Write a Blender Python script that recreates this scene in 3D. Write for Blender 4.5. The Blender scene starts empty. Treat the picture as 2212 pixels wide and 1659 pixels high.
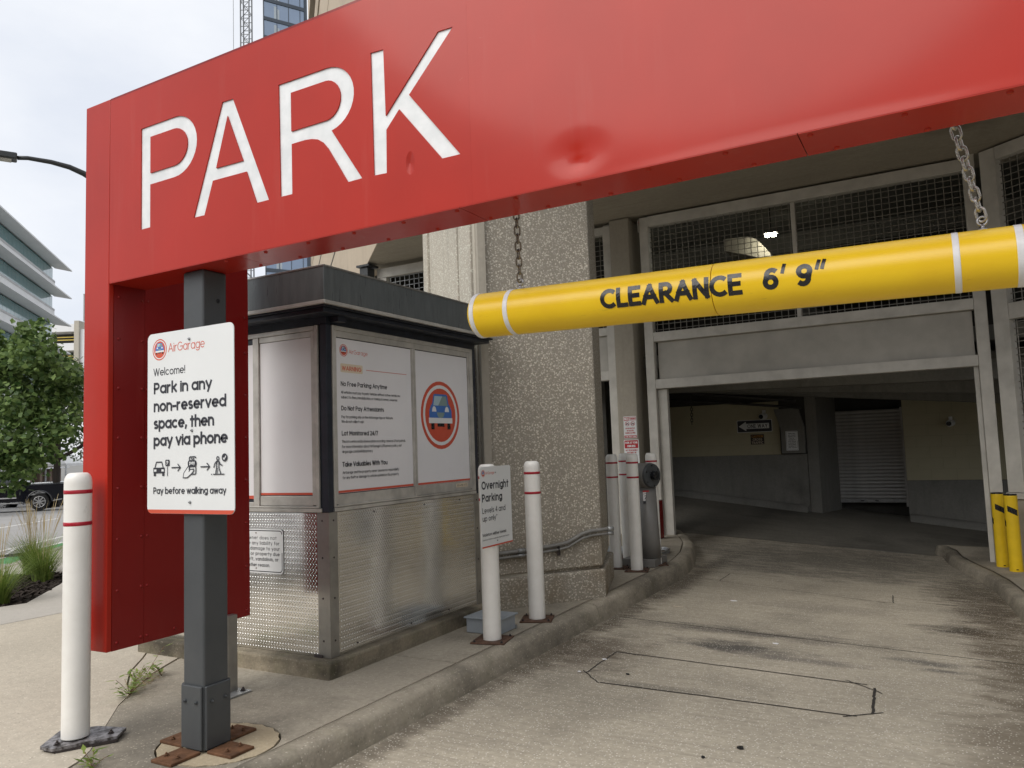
import bpy, bmesh, math, random
from math import sin, cos, pi, radians, hypot, atan2
from mathutils import Vector, Matrix
random.seed(7)
S = bpy.context.scene
COL = S.collection

# ------------------------------------------------------------------ camera
EYE = Vector((0, 0, 1.55))
YAW, PITCH, ROLL = radians(29.0), radians(4.76), radians(2.06)
F0 = Vector((-sin(YAW), cos(YAW), 0)); R0 = Vector((cos(YAW), sin(YAW), 0)); Z = Vector((0, 0, 1))
FW = F0*cos(PITCH) + Z*sin(PITCH); U1 = -F0*sin(PITCH) + Z*cos(PITCH)
RT = R0*cos(ROLL) - U1*sin(ROLL); UP = R0*sin(ROLL) + U1*cos(ROLL)
cam = bpy.data.cameras.new('camera'); cam.sensor_width = 36; cam.lens = 36*1662/2212
cam.clip_start = 0.05; cam.clip_end = 3000
co = bpy.data.objects.new('camera', cam); COL.objects.link(co)
co.matrix_world = Matrix(((RT.x, UP.x, -FW.x, EYE.x), (RT.y, UP.y, -FW.y, EYE.y), (RT.z, UP.z, -FW.z, EYE.z), (0, 0, 0, 1)))
S.camera = co

# ------------------------------------------------------------------ sky and sun
SUN_EL, SUN_AZ = radians(46), radians(196)      # azimuth clockwise from +Y
w = bpy.data.worlds.new('World'); S.world = w; w.use_nodes = True
nt = w.node_tree; nt.nodes.clear()
N = nt.nodes.new; L = nt.links.new
out = N('ShaderNodeOutputWorld'); mixs = N('ShaderNodeMixShader')
sky = N('ShaderNodeTexSky'); sky.sky_type = 'NISHITA'; sky.sun_disc = False
sky.sun_elevation = SUN_EL; sky.sun_rotation = SUN_AZ; sky.air_density = 1.0; sky.dust_density = 3.0
b1 = N('ShaderNodeBackground'); b1.inputs['Strength'].default_value = 0.10; L(sky.outputs[0], b1.inputs[0])
tc = N('ShaderNodeTexCoord'); mp = N('ShaderNodeMapping'); mp.inputs['Scale'].default_value = (1, 1, 2.2)
L(tc.outputs['Generated'], mp.inputs[0])
nz = N('ShaderNodeTexNoise'); nz.inputs['Scale'].default_value = 2.4; nz.inputs['Detail'].default_value = 7; nz.inputs['Roughness'].default_value = .55
L(mp.outputs[0], nz.inputs['Vector'])
rp = N('ShaderNodeValToRGB'); rp.color_ramp.elements[0].position = .34; rp.color_ramp.elements[0].color = (.76, .795, .865, 1)
rp.color_ramp.elements[1].position = .66; rp.color_ramp.elements[1].color = (.95, .96, .98, 1)
L(nz.outputs[0], rp.inputs[0])
b2 = N('ShaderNodeBackground'); b2.inputs['Strength'].default_value = 0.74; L(rp.outputs[0], b2.inputs[0])
mixs.inputs[0].default_value = .88
L(b1.outputs[0], mixs.inputs[1]); L(b2.outputs[0], mixs.inputs[2]); L(mixs.outputs[0], out.inputs[0])
sl = bpy.data.lights.new('sun', 'SUN'); sl.energy = 1.5; sl.angle = radians(50); sl.color = (1, .96, .9)
so = bpy.data.objects.new('sun', sl); COL.objects.link(so)
sd = Vector((sin(SUN_AZ)*cos(SUN_EL), cos(SUN_AZ)*cos(SUN_EL), sin(SUN_EL)))
so.rotation_euler = sd.to_track_quat('Z', 'Y').to_euler()
S.view_settings.view_transform = 'Standard'; S.view_settings.look = 'None'
S.view_settings.exposure = 0.62; S.view_settings.gamma = 1.0; S.view_settings.use_curve_mapping = False

cy = S.cycles; cy.max_bounces = 6; cy.diffuse_bounces = 4; cy.glossy_bounces = 3; cy.transmission_bounces = 2; cy.sample_clamp_indirect = 4; cy.caustics_reflective = False; cy.caustics_refractive = False
# ------------------------------------------------------------------ materials
class NM:
    def __init__(s, name, rough=.6, metal=0.0, spec=.5, coat=0.0):
        s.m = bpy.data.materials.new(name); s.m.use_nodes = True
        s.t = s.m.node_tree; s.p = s.t.nodes['Principled BSDF']
        s.p.inputs['Roughness'].default_value = rough; s.p.inputs['Metallic'].default_value = metal
        s.p.inputs['Specular IOR Level'].default_value = spec
        s.p.inputs['Coat Weight'].default_value = coat; s.p.inputs['Coat Roughness'].default_value = .08
        s.c = s.t.nodes.new('ShaderNodeTexCoord').outputs['Object']; s.h = None
    def n(s, t): return s.t.nodes.new(t)
    def l(s, a, b): s.t.links.new(a, b)
    def col(s, v):
        if isinstance(v, tuple):
            r = s.n('ShaderNodeRGB'); r.outputs[0].default_value = (*v[:3], 1); return r.outputs[0]
        return v
    def map(s, sc=(1, 1, 1), rot=(0, 0, 0), loc=(0, 0, 0)):
        m = s.n('ShaderNodeMapping'); m.inputs['Scale'].default_value = sc; m.inputs['Rotation'].default_value = rot
        m.inputs['Location'].default_value = loc; s.l(s.c, m.inputs[0]); return m.outputs[0]
    def noise(s, scale, detail=4, vec=None, rough=.55, dist=0):
        x = s.n('ShaderNodeTexNoise'); x.inputs['Scale'].default_value = scale; x.inputs['Detail'].default_value = detail
        x.inputs['Roughness'].default_value = rough; x.inputs['Distortion'].default_value = dist
        s.l(vec or s.c, x.inputs['Vector']); return x.outputs[0]
    def vor(s, scale, vec=None, out='Distance', feat='F1'):
        x = s.n('ShaderNodeTexVoronoi'); x.inputs['Scale'].default_value = scale; x.feature = feat
        s.l(vec or s.c, x.inputs['Vector']); return x.outputs[out]
    def ramp(s, f, a, b, va=0.0, vb=1.0):
        x = s.n('ShaderNodeMapRange'); x.clamp = True
        for i, q in zip(range(1, 5), (a, b, va, vb)): x.inputs[i].default_value = q
        s.l(f, x.inputs[0]); return x.outputs[0]
    def math(s, op, a, b=0.0):
        x = s.n('ShaderNodeMath'); x.operation = op
        for i, q in enumerate((a, b)):
            if isinstance(q, (int, float)): x.inputs[i].default_value = q
            else: s.l(q, x.inputs[i])
        return x.outputs[0]
    def mix(s, f, a, b, mode='MIX'):
        x = s.n('ShaderNodeMix'); x.data_type = 'RGBA'; x.blend_type = mode
        if isinstance(f, (int, float)): x.inputs[0].default_value = f
        else: s.l(f, x.inputs[0])
        s.l(s.col(a), x.inputs[6]); s.l(s.col(b), x.inputs[7]); return x.outputs[2]
    def bump(s, h, strength=.3, dist=.01):
        x = s.n('ShaderNodeBump'); x.inputs['Strength'].default_value = strength; x.inputs['Distance'].default_value = dist
        s.l(h, x.inputs['Height'])
        if s.h is not None: s.l(s.h, x.inputs['Normal'])
        s.h = x.outputs[0]
    def sep(s):
        x = s.n('ShaderNodeSeparateXYZ'); s.l(s.c, x.inputs[0]); return x.outputs
    def done(s, c, rough=None):
        if isinstance(c, tuple): s.p.inputs['Base Color'].default_value = (*c[:3], 1)
        else: s.l(c, s.p.inputs['Base Color'])
        if rough is not None: s.l(rough, s.p.inputs['Roughness'])
        if s.h is not None: s.l(s.h, s.p.inputs['Normal'])
        return s.m

def paint(name, c, rough=.45, metal=0, var=.12, sc=6, bump=.06, coat=0, spec=.5):
    k = NM(name, rough, metal, spec, coat)
    d = tuple(x*(1-2.2*var) for x in c)
    col = k.mix(k.ramp(k.noise(sc, 5), .35, .7), c, d)
    col = k.mix(k.ramp(k.noise(sc*9, 3), .62, .8, 0, .5*var*3), col, tuple(x*.6 for x in c))
    k.bump(k.noise(sc*12, 3), bump, .004)
    return k.done(col, k.ramp(k.noise(sc*2, 3), .3, .7, rough*.8, min(1, rough*1.25)))

def concrete(name, c, speck=(.62, .58, .5), sp=0.0, dark=.55, sc=1.0, streak=None, sps=75, moss=0.0, rough=.9, stain=(.06, .055, .05), smin=.58, smax=.75, sa=.5, blots=(), spt=(.62, .75)):
    k = NM(name, rough, 0, .25)
    c2 = tuple(x*dark for x in c)
    base = k.mix(k.ramp(k.noise(1.3*sc, 6), .3, .72), c, tuple((a*.5+b*.5) for a, b in zip(c, c2)))
    base = k.mix(k.ramp(k.noise(26*sc, 4), .35, .75, 0, .55), base, c2)
    if streak:
        base = k.mix(k.ramp(k.noise(3.2, 6, k.map(streak)), .50, .72, 0, .55), base, c2)
    base = k.mix(k.ramp(k.noise(.55*sc, 7, rough=.62), smin, smax, 0, sa), base, stain)
    for (bx_, by_, rx_, ry_, al_, bc) in blots:
        m_ = k.map((1/rx_, 1/ry_, 0), (0, 0, 0), (-bx_/rx_, -by_/ry_, 0)); ln = k.n('ShaderNodeVectorMath'); ln.operation = 'LENGTH'; k.l(m_, ln.inputs[0])
        d_ = k.math('ADD', ln.outputs['Value'], k.ramp(k.noise(4.5, 7, k.map((.8, 1.9, 1)), .62), .25, .75, -.6, .6))
        base = k.mix(k.ramp(d_, .25, 1.2, al_, 0), base, bc)
    if moss: base = k.mix(k.ramp(k.noise(7, 5), .5, .68, 0, moss), base, (.10, .12, .035))
    if sp:
        v = k.vor(sps); r = k.vor(sps, out='Color')
        f = k.math('MULTIPLY', k.ramp(v, .22, .36, 1, 0), k.ramp(r, spt[0], spt[1], 0, sp))
        base = k.mix(f, base, speck)
        f2 = k.math('MULTIPLY', k.ramp(v, .2, .33, 1, 0), k.ramp(r, .2, .12, 0, sp*.8))
        base = k.mix(f2, base, (.10, .09, .075))
        k.bump(v, .25, .004)
    base = k.mix(k.ramp(k.noise(13, 5, k.map((.3, 11, 1))), .5, .7, 0, .35 if streak == (.35, 9, 1) else 0), base, c2)
    k.bump(k.noise(90, 4), .5, .003); k.bump(k.noise(14, 6), .35, .012)
    return k.done(base)

M = {}
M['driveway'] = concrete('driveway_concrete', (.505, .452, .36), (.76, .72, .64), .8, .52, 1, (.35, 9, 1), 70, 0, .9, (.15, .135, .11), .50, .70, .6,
    [(-1.52, 6.12, .50, .20, .92, (.075, .07, .065)), (-1.45, 6.64, 1.0, .17, .8, (.10, .09, .08)), (-1.0, 5.95, .45, .13, .65, (.15, .135, .12)), (-2.45, 5.5, .42, .6, .85, (.11, .088, .066)), (.05, 7.6, .36, .26, .92, (.05, .042, .032)),
     (.34, 8.6, .36, 2.0, .9, (.075, .056, .037)), (.36, 6.4, .28, 1.9, .8, (.10, .078, .052)), (-.2, 6.25, .25, .11, .75, (.08, .076, .072)), (-.1, 6.05, .14, .06, .7, (.08, .076, .072)), (.15, 9.8, .45, 1.3, .8, (.08, .064, .045)), (.2, 4.7, .32, 1.0, .65, (.15, .12, .085)),
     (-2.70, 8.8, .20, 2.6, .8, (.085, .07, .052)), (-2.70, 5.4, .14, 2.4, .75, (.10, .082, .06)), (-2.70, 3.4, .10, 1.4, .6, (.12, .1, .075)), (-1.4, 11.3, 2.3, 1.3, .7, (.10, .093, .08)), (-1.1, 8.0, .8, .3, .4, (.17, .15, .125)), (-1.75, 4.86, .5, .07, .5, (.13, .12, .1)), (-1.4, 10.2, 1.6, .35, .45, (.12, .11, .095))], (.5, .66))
M['sidewalk'] = concrete('sidewalk_concrete', (.53, .475, .385), (.74, .68, .58), .6, .68, 1, None, 60, 0, .9, (.2, .17, .13), .58, .8, .4)
M['sidewalk_grey'] = concrete('grey_sidewalk_concrete', (.47, .44, .395), (.7, .66, .6), .2, .8, 1, None, 70, 0, .9, (.2, .18, .15), .6, .8, .3)
M['island'] = concrete('island_concrete', (.45, .405, .325), (.62, .56, .46), .5, .55, 1.2, None, 70, 0, .9, (.08, .072, .06), .46, .70, .7)
M['curb'] = concrete('curb_concrete', (.47, .42, .335), (.62, .57, .48), .55, .55, 1.4, (2.5, 2.5, 14), 65, .1, .9, (.06, .053, .043), .42, .64, .72)
M['plinth'] = concrete('plinth_concrete', (.44, .38, .28), (.6, .55, .45), .25, .5, 2.2, (1, 1, 7), 70, .15, .92, (.03, .028, .023), .42, .64, .85)
M['footing'] = concrete('footing_concrete', (.43, .36, .25), (.6, .55, .45), .3, .7, 2, None, 70, 0, .9, (.2, .13, .07), .5, .75, .5)
M['precast'] = concrete('smooth_precast_concrete', (.52, .48, .40), (.7, .66, .6), .35, .75, .8, (6, 6, .5), 55, 0, .85, (.2, .18, .15), .55, .8, .4)
M['precast_beige'] = concrete('beige_precast_concrete', (.50, .42, .32), sp=0, dark=.8, sc=.3, streak=(1, 1, .2))
M['soffit'] = concrete('soffit_concrete', (.40, .36, .29), sp=0, dark=.7, sc=.8, streak=(.4, 4, 1), stain=(.08, .07, .055), smin=.58, smax=.72, sa=.6)
M['post_concrete'] = concrete('column_concrete', (.42, .385, .32), sp=0, dark=.78, sc=1, streak=(5, 5, .6))
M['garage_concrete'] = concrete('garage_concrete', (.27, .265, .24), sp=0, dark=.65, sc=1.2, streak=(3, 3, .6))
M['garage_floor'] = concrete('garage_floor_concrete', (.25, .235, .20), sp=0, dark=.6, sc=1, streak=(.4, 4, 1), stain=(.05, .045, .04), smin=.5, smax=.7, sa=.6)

def aggregate(name, c, lo):
    k = NM(name, .92, 0, .2)
    vec = k.map((1, 1, 1.1))
    nv = k.n('ShaderNodeTexNoise'); nv.inputs['Scale'].default_value = 28; k.l(k.c, nv.inputs['Vector'])
    mv = k.n('ShaderNodeMix'); mv.data_type = 'VECTOR'; mv.inputs[0].default_value = .03
    k.l(vec, mv.inputs[4]); k.l(nv.outputs['Color'], mv.inputs[5]); vec = mv.outputs[1]
    v = k.vor(54, vec); r = k.vor(54, vec, 'Color')
    pebble = k.mix(k.ramp(r, .34, .68), tuple(x*.82 for x in c), tuple(min(.72, x*1.42) for x in c))
    base = k.mix(k.ramp(v, .34, .52), pebble, lo)
    base = k.mix(k.ramp(r, .16, .10), base, lo)
    base = k.mix(k.ramp(k.noise(1.2, 6), .45, .75, 0, .45), base, tuple(x*.55 for x in c))
    base = k.mix(k.ramp(k.noise(5, 5, k.map((1.4, 1.4, .10))), .52, .72, 0, .4), base, tuple(x*.5 for x in c))
    zz = k.ramp(k.sep()[2], .9, .15, 0, 1)
    base = k.mix(k.math('MULTIPLY', zz, k.ramp(k.noise(3, 4), .4, .65, 0, .6)), base, (.18, .125, .06))
    k.bump(k.ramp(v, .1, .55, 1, 0), .35, .008)
    return k.done(base)
M['aggregate'] = aggregate('exposed_aggregate', (.46, .425, .36), (.30, .272, .222))
M['aggregate_light'] = aggregate('pale_exposed_aggregate', (.56, .52, .44), (.46, .42, .35))

def red_paint(name, c, dents):
    k = NM(name, .26, 0, .14, .28)
    k.p.inputs['Coat Roughness'].default_value = .11
    col = k.mix(k.ramp(k.noise(1.6, 5), .35, .75), c, tuple(x*.85 for x in c))
    # chalky run-off streaks and scuffs
    st = k.math('MULTIPLY', k.ramp(k.noise(9, 5, k.map((1.6, 1.6, .16))), .56, .75, 0, .14), k.ramp(k.noise(2, 3), .4, .7))
    col = k.mix(st, col, (.50, .16, .13))
    sc = k.ramp(k.noise(14, 8, k.map((1, 1, 3), (0, .5, 0)), .7), .70, .78, 0, .35)
    col = k.mix(sc, col, (.62, .3, .26))
    k.bump(k.noise(1.1, 2), .12, .05); k.bump(k.noise(260, 2), .05, .001)
    for (x, z, rx, rz, d) in dents:
        m = k.map((1/rx, 0, 1/rz), (0, 0, 0), (-x/rx, 0, -z/rz))
        ln = k.n('ShaderNodeVectorMath'); ln.operation = 'LENGTH'; k.l(m, ln.inputs[0])
        k.bump(k.ramp(ln.outputs['Value'], 0, 1, 0, 1), 1.0, d)
    return k.done(col)
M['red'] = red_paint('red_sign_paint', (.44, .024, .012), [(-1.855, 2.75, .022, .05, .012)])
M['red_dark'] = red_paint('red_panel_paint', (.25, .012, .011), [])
M['maroon'] = paint('maroon_beam_paint', (.12, .008, .01), .6)
k = NM('white_acrylic_letter', .35, 0, .5)
M['white_acrylic'] = k.done(k.mix(k.ramp(k.noise(11, 3), .4, .68), (.70, .73, .74), (.82, .84, .85)))
M['black_gap'] = paint('dark_joint_filler', (.012, .011, .01), .9, sc=20)
M['sealant'] = paint('brown_black_sealant', (.035, .03, .026), .8, sc=20)
M['grey_post'] = paint('grey_steel_paint', (.066, .072, .077), .42, 0, .06, 5, .05)
M['rust'] = paint('rusted_steel', (.16, .075, .035), .8, .2, .25, 14, .3)
M['rust_dark'] = paint('dark_flaking_steel', (.085, .07, .068), .55, .5, .3, 25, .5)
k = NM('flaking_grey_steel', .5, .3, .5)
b_ = k.mix(k.ramp(k.noise(24, 7, None, .65), .42, .60), (.27, .26, .27), (.045, .038, .036)); k.bump(k.noise(40, 5), .6, .004); M['flake'] = k.done(b_)
M['rust_brown'] = paint('brown_rusted_plate', (.13, .07, .045), .75, .2, .2, 18, .3)
M['zinc'] = paint('galvanised_steel', (.52, .53, .54), .38, .85, .15, 20, .08)
M['zinc_dull'] = paint('dull_galvanised_steel', (.40, .41, .41), .5, .6, .15, 12, .06)
M['chain'] = paint('bright_chain_steel', (.62, .6, .55), .3, .9, .2, 60, .1)
M['chain_rust'] = paint('weathered_chain_steel', (.34, .30, .25), .5, .7, .3, 60, .1)
k = NM('white_bollard_sleeve', .38, 0, .5)
b_ = k.mix(k.ramp(k.noise(9, 5), .35, .7), (.86, .85, .81), (.80, .785, .74))
b_ = k.mix(k.ramp(k.noise(22, 7, k.map((1, 1, .5)), .7), .64, .74, 0, .45), b_, (.42, .39, .34))
M['bollard_white'] = k.done(b_)
M['tape_red'] = paint('red_reflective_tape', (.42, .012, .03), .3, 0, .08, 30)
M['tape_white'] = paint('white_reflective_tape', (.74, .75, .76), .35, 0, .04, 30)
k = NM('yellow_bar_plastic', .34, 0, .5)
b_ = k.mix(k.ramp(k.noise(4, 5), .35, .7), (.88, .59, .010), (.82, .52, .010))
b_ = k.mix(k.ramp(k.noise(16, 8, k.map((.35, 1, 3)), .72), .63, .74, 0, .55), b_, (.42, .27, .02))
b_ = k.mix(k.ramp(k.noise(30, 6, k.map((.2, 1, 4)), .7), .70, .76, 0, .6), b_, (.10, .08, .04))
k.bump(k.noise(40, 3), .04, .003); M['yellow'] = k.done(b_)
M['yellow_dark'] = paint('yellow_seam_edge', (.62, .27, .01), .5)
M['yellow_steel'] = paint('yellow_bollard_paint', (.80, .54, .015), .4, 0, .05, 8, .05)
M['black'] = paint('black_vinyl', (.012, .013, .016), .28, 0, .02, 30)
M['ink'] = paint('dark_print', (.028, .03, .04), .5, 0, .02, 30)
M['white_sign'] = paint('white_sign_face', (.77, .79, .79), .4, 0, .02, 4, .01)
M['paper_white'] = paint('white_vinyl_poster', (.82, .815, .825), .5, 0, .03, 2, .015)
M['orange_red'] = paint('orange_red_print', (.62, .095, .05), .5, 0, .03)
M['orange_pale'] = paint('coral_print', (.66, .16, .12), .5, 0, .03)
M['cream'] = paint('cream_print', (.72, .62, .47), .5, 0, .02)
M['blue_print'] = paint('blue_print', (.055, .17, .50), .5, 0, .02)
M['blue_dark_print'] = paint('dark_blue_print', (.035, .095, .30), .5, 0, .02)
M['glass_print'] = paint('pale_blue_print', (.42, .57, .62), .5, 0, .02)
M['glass_print_dark'] = paint('grey_green_print', (.22, .31, .30), .5, 0, .02)
M['sign_red'] = paint('red_sign_print', (.48, .02, .03), .45, 0, .03)
M['booth_frame'] = paint('weathered_aluminium', (.62, .60, .55), .45, .4, .14, 7, .08)
M['booth_dark'] = paint('navy_booth_paint', (.022, .027, .040), .42, 0, .2, 9, .08)
M['roof_metal'] = None
k = NM('dark_brushed_roof_metal', .34, .35, .5)
M['roof_metal'] = k.done(k.mix(k.ramp(k.noise(5, 6, k.map((6, 6, 1))), .4, .7), (.135, .15, .152), (.165, .18, .182)), k.ramp(k.noise(12, 5, k.map((5, 5, .6))), .3, .7, .26, .5))
M['tread'] = None
k = NM('aluminium_tread_plate', .2, 1.0, .5)
k.bump(k.noise(2.5, 2), .03, .02)
M['tread'] = k.done(k.mix(k.ramp(k.noise(4, 5), .35, .7), (.76, .755, .73), (.84, .835, .81)), k.ramp(k.noise(9, 5), .3, .7, .13, .24))
M['steel_trim'] = paint('dull_aluminium_trim', (.42, .41, .385), .36, .75, .12, 6, .05)
M['gate_paint'] = paint('light_grey_gate_paint', (.62, .60, .545), .5, 0, .1, 4, .05)
M['gate_panel'] = paint('grey_gate_panel', (.48, .46, .41), .5, 0, .1, 2.5, .06)
M['wire'] = paint('grey_wire', (.30, .285, .25), .5, .3, .1, 20)
M['barrier_grey'] = paint('grey_barrier_paint', (.20, .195, .185), .45, 0, .06, 6, .04)
M['box_grey'] = paint('blue_grey_enclosure_paint', (.36, .40, .44), .4, 0, .07, 9, .03)
M['conduit'] = paint('grey_conduit', (.24, .235, .22), .6, .1, .12, 12, .06)
k = NM('pale_yellow_block_paint', .6, 0, .3); M['block'] = k.done(k.mix(k.ramp(k.noise(2, 4), .35, .7), (.47, .435, .30), (.42, .385, .26)))
M['shutter'] = paint('grey_shutter_slat', (.48, .475, .46), .45, .35, .08, 5)
M['pipe_dark'] = paint('dark_iron_pipe', (.05, .048, .045), .5, .3, .1, 9)
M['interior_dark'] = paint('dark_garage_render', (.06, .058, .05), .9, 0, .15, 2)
M['asphalt'] = concrete('street_paving', (.37, .365, .36), sp=0, dark=.85, sc=.5, streak=(.3, .3, 1), stain=(.2, .2, .2), smin=.55, smax=.8, sa=.3)
M['lane_green'] = paint('green_lane_paint', (.10, .33, .13), .8, 0, .1, 3)
M['line_white'] = paint('white_road_paint', (.70, .70, .68), .7, 0, .05, 6)
M['earth'] = concrete('far_ground_paving', (.26, .255, .24), sp=0, sc=.2)
k = NM('bark_mulch', .95, 0, .2); M['mulch'] = k.done(k.mix(k.noise(30, 5), (.012, .010, .009), (.055, .042, .034)))
M['office_white'] = paint('white_spandrel_panel', (.80, .80, .79), .55, 0, .04, .3)
M['office_grey'] = paint('grey_spandrel_reveal', (.5, .5, .5), .6, 0, .04, .3)
k = NM('teal_window_glass', .08, .0, .8, .5); M['teal_glass'] = k.done(k.mix(k.noise(.25, 2), (.05, .16, .17), (.12, .27, .28)))
k = NM('blue_tower_glass', .05, .35, .9, .5); M['tower_glass'] = k.done(k.mix(k.noise(.12, 3), (.17, .23, .33), (.26, .33, .43)))
M['tower_frame'] = paint('dark_tower_frame', (.07, .085, .105), .5, .3, .05, .3)
M['tower_blind'] = paint('pale_tower_blind', (.42, .47, .50), .5, .0, .05, .3)
M['crane'] = paint('pale_crane_steel', (.20, .21, .22), .5, .2, .05, 1)
M['lamp_grey'] = paint('dark_lamp_paint', (.045, .048, .05), .45, .3, .05, 3)
M['lens'] = paint('lamp_lens', (.5, .48, .42), .3)
M['truck_black'] = NM('black_car_paint', .12, .0, .6, 1.0).done((.006, .008, .013))
M['car_glass'] = NM('car_glass', .05, 0, .8).done((.03, .035, .04))
M['chrome'] = NM('chrome', .12, 1.0).done((.75, .75, .76))
M['tyre'] = paint('tyre_rubber', (.018, .018, .018), .85)
M['rim'] = NM('alloy_rim', .25, .9).done((.6, .6, .6))
M['tail'] = NM('tail_lamp', .2).done((.35, .01, .01))
M['suv_dark'] = NM('dark_grey_car_paint', .2, .3, .6, 1.0).done((.03, .035, .045))
M['suv_silver'] = NM('silver_car_paint', .25, .5, .6, 1.0).done((.32, .33, .34))
M['tent_white'] = paint('white_tent_fabric', (.72, .72, .71), .8, 0, .03, 2)
M['brown_stone'] = concrete('brown_stone_cladding', (.19, .135, .10), sp=0)
M['rail_yellow'] = paint('yellow_rail', (.6, .45, .08), .5)

def leafmat(name, a, b, trans=.25):
    k = NM(name, .55, 0, .4)
    o = k.n('ShaderNodeNewGeometry')
    c = k.mix(k.ramp(o.outputs['Random Per Island'], 0, 1), a, b)
    k.p.inputs['Transmission Weight'].default_value = 0
    d = k.n('ShaderNodeBsdfTranslucent'); k.l(c, d.inputs[0])
    ms = k.n('ShaderNodeMixShader'); ms.inputs[0].default_value = trans
    k.done(c)
    k.l(k.p.outputs[0], ms.inputs[1]); k.l(d.outputs[0], ms.inputs[2])
    k.l(ms.outputs[0], k.t.nodes['Material Output'].inputs[0])
    return k.m
M['ginkgo'] = leafmat('ginkgo_leaf', (.04, .088, .022), (.22, .315, .095), .3)
M['locust'] = leafmat('locust_leaf', (.07, .105, .05), (.17, .215, .11), .3)
M['bark'] = concrete('tree_bark', (.06, .05, .042), sp=0, sc=4, streak=(4, 4, .5))
M['blade'] = leafmat('grass_blade', (.09, .16, .025), (.28, .36, .08), .3)
M['plume'] = leafmat('grass_plume', (.36, .27, .13), (.55, .44, .25), .3)
M['weed'] = leafmat('weed_leaf', (.12, .20, .03), (.30, .38, .09), .35)
M['weed_stem'] = paint('weed_stem', (.20, .12, .06), .7)
M['drygrass'] = leafmat('dry_grass', (.25, .18, .08), (.40, .32, .17), .2)
def emit(name, c, s):
    k = NM(name); k.p.inputs['Emission Color'].default_value = (*c, 1); k.p.inputs['Emission Strength'].default_value = s
    return k.done(c)
M['lamp_on'] = emit('lit_lamp', (1, .97, .78), 60)
M['lamp_on_far'] = emit('lit_far_lamp', (1, .95, .85), 8)

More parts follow.
